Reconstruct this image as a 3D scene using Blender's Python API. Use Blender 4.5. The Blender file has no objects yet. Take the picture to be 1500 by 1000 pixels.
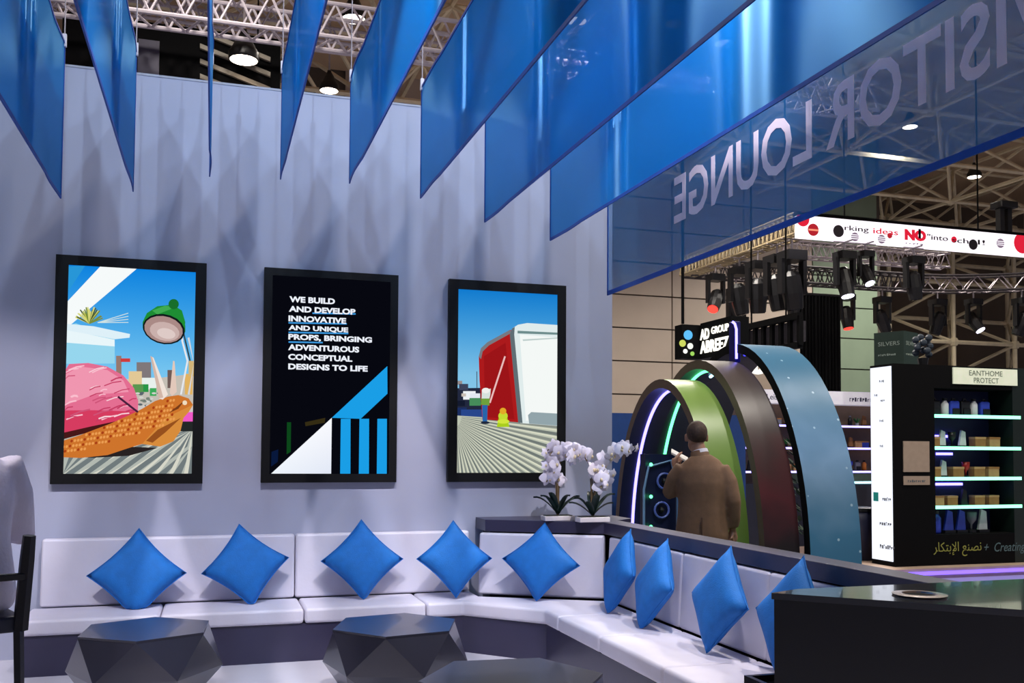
import bpy, bmesh, math, random
import numpy as np
from mathutils import Vector, Matrix
random.seed(7)
S = bpy.context.scene
COL = S.collection
PI = math.pi
# ------------------------------------------------------------------ camera
YAW, PITCH, ROLL, F, CY, HC = .30549, .04288, -.00611, 1394., 597.9, 1.4
_f = np.array([math.sin(YAW)*math.cos(PITCH), math.cos(YAW)*math.cos(PITCH), math.sin(PITCH)])
_r0 = np.array([math.cos(YAW), -math.sin(YAW), 0.]); _d0 = np.cross(_f, _r0)
RM = np.array([math.cos(ROLL)*_r0+math.sin(ROLL)*_d0, -math.sin(ROLL)*_r0+math.cos(ROLL)*_d0, _f])
CC = np.array([0, 0, HC])
cam = bpy.data.cameras.new('camera'); camo = bpy.data.objects.new('camera', cam); COL.objects.link(camo)
m = Matrix.Identity(4)
for i in range(3):
    m[i][0], m[i][1], m[i][2], m[i][3] = RM[0][i], -RM[1][i], -RM[2][i], CC[i]
camo.matrix_world = m
cam.sensor_width = 36; cam.lens = F/1500*36; cam.shift_y = (CY-500)/1500; cam.clip_end = 200
S.camera = camo
def ray(x, y): return RM.T @ np.array([(x-750)/F, (y-CY)/F, 1.])
def onX(x, y, X): d = ray(x, y); return Vector(CC+d*X/d[0])
def onY(x, y, Y): d = ray(x, y); return Vector(CC+d*Y/d[1])
def onZ(x, y, z): d = ray(x, y); return Vector(CC+d*(z-HC)/d[2])
def dep(x, y, t): return Vector(CC+ray(x, y)*t)
# ------------------------------------------------------------------ world, exposure
S.view_settings.view_transform = 'Standard'; S.view_settings.look = 'None'
S.view_settings.gamma = 1; S.view_settings.exposure = 0; S.view_settings.use_curve_mapping = False
W = bpy.data.worlds.new('hall_ambience'); S.world = W; W.use_nodes = True
W.node_tree.nodes['Background'].inputs[0].default_value = (.78, .80, 1, 1)
W.node_tree.nodes['Background'].inputs[1].default_value = .24
# ------------------------------------------------------------------ helpers
def lin(c):
    return tuple((v/12.92 if v <= .04045 else ((v+.055)/1.055)**2.4) for v in [x/255 for x in c])
MATS = {}
def mat(name, rgb, rough=.5, metal=0, vary=.06, nscale=14, bump=0, emit=0, spec=.5, coat=0):
    if name in MATS: return MATS[name]
    M = bpy.data.materials.new(name); M.use_nodes = True; nt = M.node_tree; N = nt.nodes; L = nt.links
    B = N['Principled BSDF']; c = lin(rgb)
    B.inputs['Roughness'].default_value = rough; B.inputs['Metallic'].default_value = metal
    B.inputs['Specular IOR Level'].default_value = spec
    B.inputs['Coat Weight'].default_value = coat
    tc = N.new('ShaderNodeTexCoord'); nz = N.new('ShaderNodeTexNoise'); nz.inputs['Scale'].default_value = nscale
    nz.inputs['Detail'].default_value = 3
    L.new(tc.outputs['Object'], nz.inputs['Vector'])
    rp = N.new('ShaderNodeValToRGB')
    rp.color_ramp.elements[0].color = tuple(v*(1-vary) for v in c)+(1,); rp.color_ramp.elements[0].position = .3
    rp.color_ramp.elements[1].color = tuple(min(1, v*(1+vary)) for v in c)+(1,); rp.color_ramp.elements[1].position = .7
    L.new(nz.outputs['Fac'], rp.inputs['Fac']); L.new(rp.outputs['Color'], B.inputs['Base Color'])
    if bump:
        bp = N.new('ShaderNodeBump'); bp.inputs['Strength'].default_value = bump; bp.inputs['Distance'].default_value = .01
        n2 = N.new('ShaderNodeTexNoise'); n2.inputs['Scale'].default_value = nscale*8
        L.new(tc.outputs['Object'], n2.inputs['Vector']); L.new(n2.outputs['Fac'], bp.inputs['Height'])
        L.new(bp.outputs['Normal'], B.inputs['Normal'])
    if emit:
        L.new(rp.outputs['Color'], B.inputs['Emission Color']); B.inputs['Emission Strength'].default_value = emit
    MATS[name] = M; return M
def glow(name, rgb, strength, vary=.0):
    if name in MATS: return MATS[name]
    M = bpy.data.materials.new(name); M.use_nodes = True; nt = M.node_tree; nt.nodes.clear()
    o = nt.nodes.new('ShaderNodeOutputMaterial'); e = nt.nodes.new('ShaderNodeEmission')
    e.inputs[0].default_value = lin(rgb)+(1,); e.inputs[1].default_value = strength
    nt.links.new(e.outputs[0], o.inputs[0]); MATS[name] = M; return M
def paintmat(name, strength):
    if name in MATS: return MATS[name]
    M = bpy.data.materials.new(name); M.use_nodes = True; nt = M.node_tree; nt.nodes.clear()
    o = nt.nodes.new('ShaderNodeOutputMaterial'); e = nt.nodes.new('ShaderNodeEmission')
    a = nt.nodes.new('ShaderNodeVertexColor'); a.layer_name = 'Col'
    e.inputs[1].default_value = strength
    nt.links.new(a.outputs['Color'], e.inputs[0]); nt.links.new(e.outputs[0], o.inputs[0]); MATS[name] = M; return M
def fabricmat(name, rgb, trans, gloss, rough=.32, streak_bump=.22):
    M = bpy.data.materials.new(name); M.use_nodes = True; nt = M.node_tree; N = nt.nodes; L = nt.links; N.clear()
    o = N.new('ShaderNodeOutputMaterial'); c = lin(rgb)+(1,)
    tc = N.new('ShaderNodeTexCoord'); nz = N.new('ShaderNodeTexNoise'); nz.inputs['Scale'].default_value = 3
    L.new(tc.outputs['Object'], nz.inputs['Vector'])
    mx = N.new('ShaderNodeMixRGB'); mx.blend_type = 'MULTIPLY'; mx.inputs[0].default_value = .12; mx.inputs[1].default_value = c
    L.new(nz.outputs['Fac'], mx.inputs[2])
    d = N.new('ShaderNodeBsdfDiffuse'); t = N.new('ShaderNodeBsdfTranslucent')
    L.new(mx.outputs[0], d.inputs[0]); L.new(mx.outputs[0], t.inputs[0])
    m1 = N.new('ShaderNodeMixShader'); m1.inputs[0].default_value = .25
    L.new(d.outputs[0], m1.inputs[1]); L.new(t.outputs[0], m1.inputs[2])
    g = N.new('ShaderNodeBsdfAnisotropic'); g.inputs['Color'].default_value = (.3, .65, 1, 1)
    g.inputs['Roughness'].default_value = rough; g.inputs['Anisotropy'].default_value = .5
    tg = N.new('ShaderNodeTangent'); tg.direction_type = 'RADIAL'; tg.axis = 'Y'
    tv = N.new('ShaderNodeCombineXYZ'); tv.inputs[1].default_value = 1
    L.new(tv.outputs[0], g.inputs['Tangent'])
    # upright bump steps, shaped to make the bright sheen streaks on the cloth
    sp = N.new('ShaderNodeSeparateXYZ'); L.new(tc.outputs['Object'], sp.inputs[0]); hsum = None
    for y0, wd, am in ((-1.2, .10, 1.0), (-2.75, .18, 1.4), (-4.3, .2, 1.4)):
        s1 = N.new('ShaderNodeMath'); s1.operation = 'MULTIPLY_ADD'; s1.inputs[1].default_value = 1/wd; s1.inputs[2].default_value = -y0/wd; L.new(sp.outputs[1], s1.inputs[0])
        s3 = N.new('ShaderNodeMath'); s3.operation = 'TANH'; L.new(s1.outputs[0], s3.inputs[0])
        s5 = N.new('ShaderNodeMath'); s5.operation = 'MULTIPLY'; s5.inputs[1].default_value = am; L.new(s3.outputs[0], s5.inputs[0])
        if hsum is None: hsum = s5
        else:
            s6 = N.new('ShaderNodeMath'); s6.operation = 'ADD'; L.new(hsum.outputs[0], s6.inputs[0]); L.new(s5.outputs[0], s6.inputs[1]); hsum = s6
    bmp = N.new('ShaderNodeBump'); bmp.inputs['Strength'].default_value = 1; bmp.inputs['Distance'].default_value = streak_bump; L.new(hsum.outputs[0], bmp.inputs['Height'])
    for nd_ in (d, g): L.new(bmp.outputs['Normal'], nd_.inputs['Normal'])
    m2 = N.new('ShaderNodeMixShader'); m2.inputs[0].default_value = gloss
    L.new(m1.outputs[0], m2.inputs[1]); L.new(g.outputs[0], m2.inputs[2])
    tr = N.new('ShaderNodeBsdfTransparent'); tr.inputs[0].default_value = (.75, .87, 1, 1)
    m3 = N.new('ShaderNodeMixShader'); m3.inputs[0].default_value = trans
    L.new(m2.outputs[0], m3.inputs[1]); L.new(tr.outputs[0], m3.inputs[2])
    L.new(m3.outputs[0], o.inputs[0]); MATS[name] = M; return M

class MB:
    def __init__(s): s.v = []; s.f = []
    def add(s, vs, fs):
        k = len(s.v); s.v += [tuple(v) for v in vs]; s.f += [tuple(i+k for i in f) for f in fs]; return s
    def box(s, x0, y0, z0, x1, y1, z1):
        return s.add([(x0,y0,z0),(x1,y0,z0),(x1,y1,z0),(x0,y1,z0),(x0,y0,z1),(x1,y0,z1),(x1,y1,z1),(x0,y1,z1)],
                     [(3,2,1,0),(4,5,6,7),(0,1,5,4),(1,2,6,5),(2,3,7,6),(3,0,4,7)])
    def cbox(s, c, d): return s.box(c[0]-d[0]/2, c[1]-d[1]/2, c[2]-d[2]/2, c[0]+d[0]/2, c[1]+d[1]/2, c[2]+d[2]/2)
    def prism(s, poly, z0, z1):
        n = len(poly)
        a = sum(poly[i][0]*poly[(i+1)%n][1]-poly[(i+1)%n][0]*poly[i][1] for i in range(n))
        if a < 0: poly = poly[::-1]
        return s.add([(p[0],p[1],z0) for p in poly]+[(p[0],p[1],z1) for p in poly],
                     [tuple(range(n-1,-1,-1)), tuple(range(n,2*n))]+[(i,(i+1)%n,n+(i+1)%n,n+i) for i in range(n)])
    def tube(s, pts, r, n=8, cap=True, flat=None):
        pts = [Vector(p) for p in pts]; rr = r if hasattr(r, '__len__') else [r]*len(pts); ring = []
        prev = None; base = len(s.v)
        for i, p in enumerate(pts):
            t = (pts[min(i+1, len(pts)-1)]-pts[max(i-1, 0)]).normalized()
            if prev is None:
                a = Vector((0,0,1)) if abs(t.z) < .9 else Vector((1,0,0))
                u = t.cross(a).normalized()
            else:
                u = (prev-t*prev.dot(t)).normalized()
            prev = u; w = t.cross(u)
            q = rr[i]; qa, qb = (q if hasattr(q, '__len__') else (q, q))
            for k in range(n):
                an = 2*PI*k/n; s.v.append(tuple(p+u*(qa*math.cos(an))+w*(qb*math.sin(an))))
        for i in range(len(pts)-1):
            for k in range(n):
                a = base+i*n+k; b = base+i*n+(k+1)%n; s.f.append((a, b, b+n, a+n))
        if cap:
            s.f.append(tuple(base+k for k in range(n-1,-1,-1))); e = base+(len(pts)-1)*n; s.f.append(tuple(e+k for k in range(n)))
        return s
    def lathe(s, prof, c=(0,0,0), n=16):
        base = len(s.v)
        for r, z in prof:
            for k in range(n):
                a = 2*PI*k/n; s.v.append((c[0]+r*math.cos(a), c[1]+r*math.sin(a), c[2]+z))
        for i in range(len(prof)-1):
            for k in range(n):
                a = base+i*n+k; b = base+i*n+(k+1)%n; s.f.append((a, b, b+n, a+n))
        s.f.append(tuple(base+k for k in range(n-1,-1,-1))); e = base+(len(prof)-1)*n; s.f.append(tuple(e+k for k in range(n)))
        return s
    def ball(s, c, r, n=10, mdl=7):
        r = r if hasattr(r, '__len__') else (r,)*3; base = len(s.v)
        for j in range(1, mdl):
            th = PI*j/mdl
            for k in range(n):
                a = 2*PI*k/n
                s.v.append((c[0]+r[0]*math.sin(th)*math.cos(a), c[1]+r[1]*math.sin(th)*math.sin(a), c[2]-r[2]*math.cos(th)))
        lo = len(s.v); s.v.append((c[0],c[1],c[2]-r[2])); hi = len(s.v); s.v.append((c[0],c[1],c[2]+r[2]))
        for j in range(mdl-2):
            for k in range(n):
                a = base+j*n+k; b = base+j*n+(k+1)%n; s.f.append((a,b,b+n,a+n))
        for k in range(n):
            s.f.append((lo, base+(k+1)%n, base+k)); e = base+(mdl-2)*n; s.f.append((hi, e+k, e+(k+1)%n))
        return s
    def mesh(s, name, M=None, smooth=False):
        me = bpy.data.meshes.new(name); me.from_pydata(s.v, [], s.f); me.update()
        if M: me.materials.append(M)
        if smooth: me.polygons.foreach_set('use_smooth', [True]*len(me.polygons))
        return me
    def build(s, name, M, parent=None, smooth=False, bevel=0, seg=2, loc=None):
        return link(name, s.mesh(name, M, smooth), parent, bevel, seg, loc)
def link(name, me, parent=None, bevel=0, seg=2, loc=None):
    o = bpy.data.objects.new(name, me); COL.objects.link(o)
    if parent is not None: o.parent = parent
    if loc is not None: o.location = loc
    if bevel:
        b = o.modifiers.new('bevel', 'BEVEL'); b.width = bevel; b.segments = seg; b.limit_method = 'ANGLE'
        o.data.polygons.foreach_set('use_smooth', [True]*len(o.data.polygons))
        w = o.modifiers.new('wn', 'WEIGHTED_NORMAL'); w.keep_sharp = True
    return o
def tag(o, label, cat, group=None):
    o['label'] = label; o['category'] = cat
    if group: o['group'] = group
    return o
def struct(o, label=None):
    o['kind'] = 'structure'
    if label: o['label'] = label
    return o
def thing(name, label, cat, loc=(0,0,0), group=None, rz=0):
    o = bpy.data.objects.new(name, None); COL.objects.link(o); o.location = loc; o.rotation_euler.z = rz; o.empty_display_size = .1
    return tag(o, label, cat, group)
def copy_tree(o, parent=None):
    c = o.copy(); COL.objects.link(c); c.parent = parent
    for ch in list(o.children): copy_tree(ch, c)
    return c
def text_mesh(txt, size, M, bold=0, depth=.002, width=None, height=None, space=1.0, shear=0):
    """mesh in local XY plane, lower-left at origin; optional fit to width / cap height"""
    cu = bpy.data.curves.new('t', 'FONT'); cu.body = txt; cu.size = size; cu.offset = bold; cu.extrude = depth/2
    cu.space_character = space; cu.shear = shear; cu.resolution_u = 3
    o = bpy.data.objects.new('t', cu); COL.objects.link(o)
    me = bpy.data.meshes.new_from_object(o.evaluated_get(bpy.context.evaluated_depsgraph_get()))
    bpy.data.objects.remove(o); bpy.data.curves.remove(cu)
    if len(me.vertices) == 0: return me
    co = np.empty(len(me.vertices)*3); me.vertices.foreach_get('co', co); co = co.reshape(-1, 3)
    co[:, 0] -= co[:, 0].min(); co[:, 1] -= co[:, 1].min() if height else 0
    if width: co[:, 0] *= width/co[:, 0].max()
    if height: co[:, 1] *= height/co[:, 1].max()
    me.vertices.foreach_set('co', co.ravel()); me.update(); me.materials.clear(); me.materials.append(M)
    return me
def mark_mesh(width, height, M, n):
    """row of small upright dashes: print too small to read in the photograph"""
    mb = MB(); rnd = random.Random(n); st = width/n
    for k in range(n):
        h = height*rnd.choice((.7, 1, .7, .85)); mb.box(k*st, 0, -.0005, k*st+st*.3, h, .0005); mb.box(k*st+st*.3, h*rnd.choice((0, .4, .8)), -.0005, k*st+st*.72, h, .0005)
    return mb.mesh('marks', M)
def place_mesh(o, origin, xd, yd):
    xd = Vector(xd).normalized(); yd = Vector(yd).normalized(); zd = xd.cross(yd)
    o.matrix_local = Matrix(((xd.x,yd.x,zd.x,origin[0]),(xd.y,yd.y,zd.y,origin[1]),(xd.z,yd.z,zd.z,origin[2]),(0,0,0,1)))
    return o
def spot(name, loc, aim, power, angle, rgb, parent, blend=.5, size=.05):
    l = bpy.data.lights.new(name, 'SPOT'); l.energy = power; l.spot_size = math.radians(angle); l.spot_blend = blend
    l.color = rgb; l.shadow_soft_size = size
    o = bpy.data.objects.new(name, l); COL.objects.link(o); o.location = loc
    o.rotation_euler = (Vector(aim)-Vector(loc)).to_track_quat('-Z', 'Y').to_euler()
    if parent is not None: o.parent = parent
    return o
ORD = ['first','second','third','fourth','fifth','sixth','seventh','eighth','ninth','tenth','eleventh','twelfth','thirteenth','fourteenth','fifteenth','sixteenth']

# ------------------------------------------------------------------ materials
m_wall = mat('wall_paint', (168,171,192), .6, vary=.03, nscale=2, bump=.02)
m_white = mat('white_leatherette', (214,209,222), .5, vary=.03, nscale=6, bump=.05)
m_floor = mat('white_gloss_floor', (216,212,222), .22, vary=.03, nscale=3)
m_base = mat('navy_laminate', (52,49,74), .35, vary=.05, nscale=4)
m_black = mat('black_laminate', (15,15,25), .22, vary=.1, nscale=5, coat=.2)
m_frame = mat('screen_frame_black', (9,9,12), .5, vary=.1, spec=.25)
m_blue = mat('pillow_blue', (16,112,196), .75, vary=.08, nscale=20, bump=.25)
m_table = mat('table_dark_lacquer', (40,40,52), .28, vary=.08, nscale=4, coat=.3)
m_hem = mat('blue_hem', (10,70,160), .6, vary=.05)
m_steel = mat('truss_aluminium', (170,160,165), .45, metal=.2, vary=.1)
m_tube = mat('roof_tube_cream', (222,208,176), .55, vary=.12, nscale=3)
m_roof = mat('roof_sheet_brown', (205,178,146), .8, vary=.12, nscale=.6)
m_panel = mat('hall_panel_beige', (178,164,150), .6, vary=.05, nscale=1)
m_panel_greenlit = mat('hall_panel_green_light', (128,146,124), .6, vary=.06, nscale=1)  # green light on the beige hall wall, put into the panel colour
m_dark = mat('black_matt', (7,7,9), .8, vary=.15, spec=.12)
m_plast = mat('fixture_black', (16,16,19), .45, vary=.1)
m_navy = mat('navy_lining', (14,24,58), .45, vary=.1)
m_lamp = glow('lamp_glow', (255,236,214), 9)
m_letter = mat('white_letter', (235,235,240), .5)

# ================================================================== STRUCTURE
WY = 7.0
struct(MB().box(-5, -3, -.1, 2.84, 7.0, 0).build('floor', m_floor), 'glossy white lounge floor')
m_hfloor = mat('hall_floor_grey', (150,146,160), .35, vary=.06, nscale=1)
struct(MB().box(-30, -12, -.22, 45, 46, -.104).build('floor_hall', m_hfloor), 'grey hall floor')
w = MB().box(-5, WY, 0, 3.045, WY+.12, 3.985).build('wall_back', m_wall); struct(w, 'tall white exhibition stand wall')
MB().box(-5, WY-.004, 3.985, 3.05, WY+.125, 4.0).build('cap_rail', mat('rail_grey', (150,150,165), .4), w)
# hall ceiling and hall walls
struct(MB().box(-30, -12, 11, 45, 46, 11.2).build('ceiling', m_roof), 'brown hall roof sheeting')
hw = MB().box(-28, 24.06, -.1, 19.3, 24.3, 11).build('wall_hall', mat('joint_brown', (84,76,68), .8)); struct(hw, 'beige panelled hall wall')  # dark brown backing that shows in the panel joints
pm = MB().box(0.02, -.06, .02, 2.28, 0, .90).mesh('panel', m_panel); pg = pm.copy(); pg.materials.clear(); pg.materials.append(m_panel_greenlit)
for i in range(-2, 6):
    for j in range(12):
        X = 7.86+i*2.3-.2; z = .17+j*.92
        if X+2.3 > 19.5: continue
        o = link('panel', pg if i >= 4 else pm, hw); o.location = (X, 24.05, z)
struct(MB().box(19.3, 30, -.1, 45, 30.2, 11).build('wall_hall_far', mat('far_wall_brown', (108,94,80), .85, vary=.15, nscale=.5)), 'brown far wall of the hall')
struct(MB().box(19.2, 24.3, -.1, 19.3, 30.0, 11).build('wall_hall_return', m_panel_greenlit), 'return of the hall wall with green light put into its colour')

# ================================================================== SCREENS
def quad_uv(Q):
    Q = [Vector(q) for q in Q]          # TL TR BR BL in crop pixels
    def f(x, y):
        u, v = .5, .5
        for _ in range(12):
            a = Q[0].lerp(Q[1], u); b = Q[3].lerp(Q[2], u); p = a.lerp(b, v)
            du = (Q[1]-Q[0]).lerp(Q[2]-Q[3], v); dv = b-a
            r = Vector((x, y))-p; det = du.x*dv.y-du.y*dv.x
            u += (r.x*dv.y-r.y*dv.x)/det; v += (du.x*r.y-du.y*r.x)/det
        return u, v
    return f
class Paint:
    """layered flat picture: polygons in picture uv, colour per corner"""
    def __init__(s, f, org, w, h): s.f = f; s.org = org; s.w = w; s.h = h; s.v = []; s.p = []; s.c = []; s.k = 0
    def poly(s, pts, col, raw=False):
        k = len(s.v); s.k += 1; d = s.k*.00004
        for p in pts:
            u, v = p if raw else s.f(*p)
            u = min(max(u, s.clip[0]), s.clip[1]); v = min(max(v, s.clip[2]), s.clip[3])
            s.v.append((s.org[0]+u*s.w, s.org[1]-d, s.org[2]-v*s.h))
        s.p.append(tuple(range(k, k+len(pts)))); 
        cols = col if hasattr(col[0], '__len__') else [col]*len(pts)
        s.c += [lin(c)+(1,) for c in cols]
    def ell(s, x, y, a, b, col, rot=0, n=18):
        cr, sr = math.cos(rot), math.sin(rot)
        s.poly([(x+a*math.cos(t)*cr-b*math.sin(t)*sr, y+a*math.cos(t)*sr+b*math.sin(t)*cr) for t in [2*PI*i/n for i in range(n)]], col)
    def line(s, pts, w, col):
        for a, b in zip(pts[:-1], pts[1:]):
            d = Vector((b[0]-a[0], b[1]-a[1])); n = Vector((-d.y, d.x)).normalized()*w/2
            s.poly([(a[0]+n.x,a[1]+n.y),(b[0]+n.x,b[1]+n.y),(b[0]-n.x,b[1]-n.y),(a[0]-n.x,a[1]-n.y)], col)
    def build(s, name, M, parent):
        me = bpy.data.meshes.new(name); me.from_pydata(s.v, [], s.p); me.update()
        at = me.color_attributes.new('Col', 'FLOAT_COLOR', 'CORNER')
        at.data.foreach_set('color', [x for p in me.polygons for li in p.loop_indices for x in s.c[me.loops[li].vertex_index]])
        me.materials.append(M); return link(name, me, parent)
def inside(p, poly):
    r = False; n = len(poly)
    for i in range(n):
        a, b = poly[i], poly[i-1]
        if (a[1] > p[1]) != (b[1] > p[1]) and p[0] < (b[0]-a[0])*(p[1]-a[1])/(b[1]-a[1])+a[0]: r = not r
    return r
m_pic = paintmat('screen_picture', 1.0)
def screen(tlpx, brpx, label, quad, inner):
    FY = WY-.05
    a = onY(tlpx[0], tlpx[1], FY); b = onY(brpx[0], brpx[1], FY); w = b.x-a.x; h = a.z-b.z
    t = thing('wall_screen', label, 'screen', (a.x+w/2, WY, b.z), 'portrait screens on the white wall')
    x0, z1 = -w/2, h; fy = FY-WY
    u0, u1, v0, v1 = inner
    L, R_, T, Bt = x0+u0*w, x0+u1*w, z1-v0*h, z1-v1*h
    fr = MB()
    fr.box(x0, fy, 0, L, -.001, h); fr.box(R_, fy, 0, x0+w, -.001, h); fr.box(L, fy, T, R_, -.001, h); fr.box(L, fy, 0, R_, -.001, Bt)
    fr.build('frame', m_frame, t)
    MB().box(L, fy+.012, Bt, R_, -.001, T).build('display_panel', mat('panel_off_black', (6,6,8), .12), t)
    p = Paint(quad_uv(quad), (x0, fy+.011, h), w, h); p.clip = inner
    return t, p
# --- snail screen
t, p = screen((82,372), (296.5,708), 'framed portrait screen showing a giant pink snail under a green lamp', ((65,57),(633,92),(613,942),(38,943)), (.082,.925,.043,.955))
def sky(y): 
    k = min(max((y-95)/420, 0), 1); return tuple((1-k)*a+k*b for a, b in zip((10,128,222),(120,198,240)))
for i in range(14):
    y0, y1 = 90+i*34, 124+i*34
    p.poly([(60,y0-15),(640,y0+15),(640,y1+15),(60,y1-15)], [sky(y0),sky(y0),sky(y1),sky(y1)])
p.poly([(60,540),(640,540),(640,780),(60,780)], (206,200,196))                       # distant town
p.poly([(250,560),(600,520),(600,640),(250,640)], (196,190,180))
for x, y, w_, h_, c in ((283,450,20,120,(150,120,110)),(300,460,36,14,(205,60,60)),(360,475,55,90,(128,120,122)),(330,510,50,60,(226,200,150)),(380,535,55,45,(232,240,236)),(385,560,20,30,(40,150,70)),(410,575,25,30,(60,170,90)),(345,560,40,40,(90,150,80)),(545,520,30,80,(226,178,96)),(478,505,22,70,(110,90,86)),(560,470,30,60,(210,180,120))):
    p.poly([(x,y),(x+w_,y),(x+w_,y+h_),(x,y+h_)], c)
for i in range(26):
    p.ell(340+random.random()*110, 590+random.random()*60, 9, 4, random.choice([(120,130,120),(210,210,205),(90,100,110)]), 0, 8)
p.poly([(60,100),(170,100),(60,200)], (40,150,215))
p.poly([(40,235),(225,100),(362,108),(60,340)], (246,250,250))                       # white beam
p.poly([(60,330),(135,325),(278,376),(278,480),(60,480)], (150,214,238))              # pale hut
p.poly([(60,348),(278,388),(278,414),(60,398)], (232,246,250))
p.poly([(60,325),(200,336),(336,366),(334,380),(280,386),(60,350)], (222,240,248))
for i in range(22):                                                                 # grass tuft
    a = -PI/2+(i-11)*.11; p.line([(185,325),(185+55*math.cos(a),325+(45+random.random()*25)*math.sin(a))], 5, random.choice([(190,196,80),(120,140,60),(80,96,50),(214,214,120)]))
for k in range(4): p.line([(215,322),(330,285+k*12)], 3, (206,226,226))
p.line([(560,380),(585,480),(560,600)], 8, (210,214,220)); p.line([(535,390),(556,470),(530,600)], 7, (230,232,236)); p.line([(538,350),(545,380),(566,470)], 6, (50,70,80)); p.line([(530,355),(537,392)], 7, (230,232,236))
p.ell(466,338,84,66,(26,118,44), .22); p.poly([(388,310),(400,285),(440,258),(500,252),(535,275),(548,320),(545,350),(400,350)], (30,140,52))
p.poly([(420,275),(470,256),(510,262),(440,290)], (64,170,80)); p.ell(503,250,20,20,(24,110,44))
p.ell(465,347,82,58,(14,24,26), .22); p.ell(464,348,75,51,(170,138,134), .22); p.ell(468,356,58,36,(202,176,172), .22); p.ell(474,364,36,20,(222,202,198),.22)
p.ell(430,700,30,0.1,(0,0,0))
deck = [(60,735),(640,735),(640,960),(40,960)]
p.poly(deck, (178,184,176))
for i in range(15):
    x = -60+i*58; p.poly([(x+330,735),(x+352,735),(x+150,800),(x+10,930),(x-22,930),(x+122,800)], (112,122,124)); p.poly([(x+362,735),(x+372,735),(x+38,930),(x+20,930)], (214,214,200))
p.poly([(520,668),(590,668),(590,704),(520,704)], (240,90,200)); p.poly([(500,704),(590,704),(590,742),(500,742)], (36,40,40))
shell = [(60,500),(110,482),(180,478),(250,492),(310,526),(350,575),(366,625),(364,672),(300,700),(190,725),(60,745)]
p.poly(shell, (228,110,146))
p.poly([(60,520),(150,492),(250,505),(310,545),(330,590),(200,600),(60,640)], (240,150,176))
p.poly([(60,660),(200,660),(360,665),(300,700),(190,725),(60,745)], (214,60,96))
for i in range(46):
    x = 75+random.random()*270; y = 492+random.random()*215
    if inside((x,y), shell): 
        l = 24+random.random()*50; q = (x+l, y-l*.38+random.random()*10)
        if inside(q, shell): p.line([(x,y),((x+q[0])/2, (y+q[1])/2-4), q], 3+random.random()*3, random.choice([(250,190,206),(250,214,222),(196,60,100),(206,84,120)]))
p.poly([(60,745),(190,722),(340,690),(320,705),(180,745),(60,770)], (70,24,24))
body = [(60,775),(150,755),(260,712),(330,680),(380,655),(430,625),(480,608),(520,602),(560,615),(578,640),(560,668),(540,690),(528,740),(500,780),(450,800),(380,790),(330,805),(250,832),(150,843),(60,840)]
p.poly([(150,840),(330,800),(440,805),(330,835),(200,842)], (40,34,34))
p.poly(body, (206,116,44))
p.poly([(380,790),(470,690),(575,640),(560,668),(540,690),(528,740),(500,780),(450,800)], (216,140,60))
p.poly([(395,778),(440,735),(530,690),(470,745),(420,785)], (150,80,30))
for j in range(13):
    for i in range(44):
        x = 70+i*12+(j%2)*6; y = 610+j*18-(i-20)*1.5
        if y < 858-(x-60)*.3-18 and y > 800-(x-60)*.42 and inside((x,y), body) and x < 505: p.ell(x, y, 4.6, 6, (236,158,82) if (i*7+j*3)%4 else (168,62,22), .5, 8)
p.poly([(482,672),(535,630),(545,622),(520,655)], (120,60,24)); p.ell(545,632,9,9,(240,220,190))
p.poly([(413,452),(425,458),(480,600),(460,620),(445,615)], (240,226,216)); p.poly([(413,452),(420,455),(462,612),(445,615)], (210,182,168))
p.poly([(500,470),(506,472),(514,590),(496,606),(487,595)], (226,200,186)); p.line([(290,608),(365,668)], 8, (70,30,60))
p.build('picture', m_pic, t)
# --- slogan screen
t, p = screen((387.5,391), (580.5,706), 'framed black portrait screen with white slogan and blue stripes', ((87,57),(620,92),(605,932),(68,935)), (.06,.94,.035,.96))
m_pic2 = m_pic
p.poly([(0,0),(700,0),(700,1000),(0,1000)], (7,8,16))
p.poly([(108,898),(346,672),(342,898)], [(238,244,252),(250,250,255),(226,232,246)])
p.poly([(346,672),(572,462),(572,574),(462,676)], (26,158,230))
for x in (380,455,528):
    p.poly([(x+2,676),(x+41,676),(x+39,898),(x-2,898)], (26,158,230))
p.poly([(170,690),(186,690),(184,810),(168,820)], (12,70,26)); p.poly([(240,690),(320,672),(318,692),(242,706)], (52,44,20))
p.poly([(110,810),(136,800),(134,850),(108,870)], (8,24,60))
UL = [(1,272,444),(2,178,408),(3,178,414),(4,178,312)]
for k, xa, xb in UL: p.poly([(xa,203+k*39.3),(xb,203+k*39.3+(xb-xa)*.02),(xb,209+k*39.3+(xb-xa)*.02),(xa,209+k*39.3)], (60,150,220))
pic = p.build('picture', m_pic, t)
m_txt = glow('screen_text_white', (236,240,250), 1.0)
lines = [('WE BUILD',182,362),('AND DEVELOP',180,444),('INNOVATIVE',178,406),('AND UNIQUE',178,414),('PROPS, BRINGING',177,510),('ADVENTUROUS',176,458),('CONCEPTUAL',176,430),('DESIGNS TO LIFE',176,492)]
for k, (tx, xa, xb) in enumerate(lines):
    ya = 172+k*39.3; u0, v0 = p.f(xa, ya+28+(xa-178)*.02); u1, v1 = p.f(xb, ya)
    h = 24/850*p.h; me = text_mesh(tx, .06, m_txt, bold=.0026, depth=.0004, width=(u1-u0)*p.w, height=h*(1.12 if ',' in tx else 1.0))
    o = link('slogan_line', me, t); place_mesh(o, (p.org[0]+u0*p.w, p.org[1]-.0012, p.org[2]-v0*p.h), (1,0,0), (0,0,1))
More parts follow.
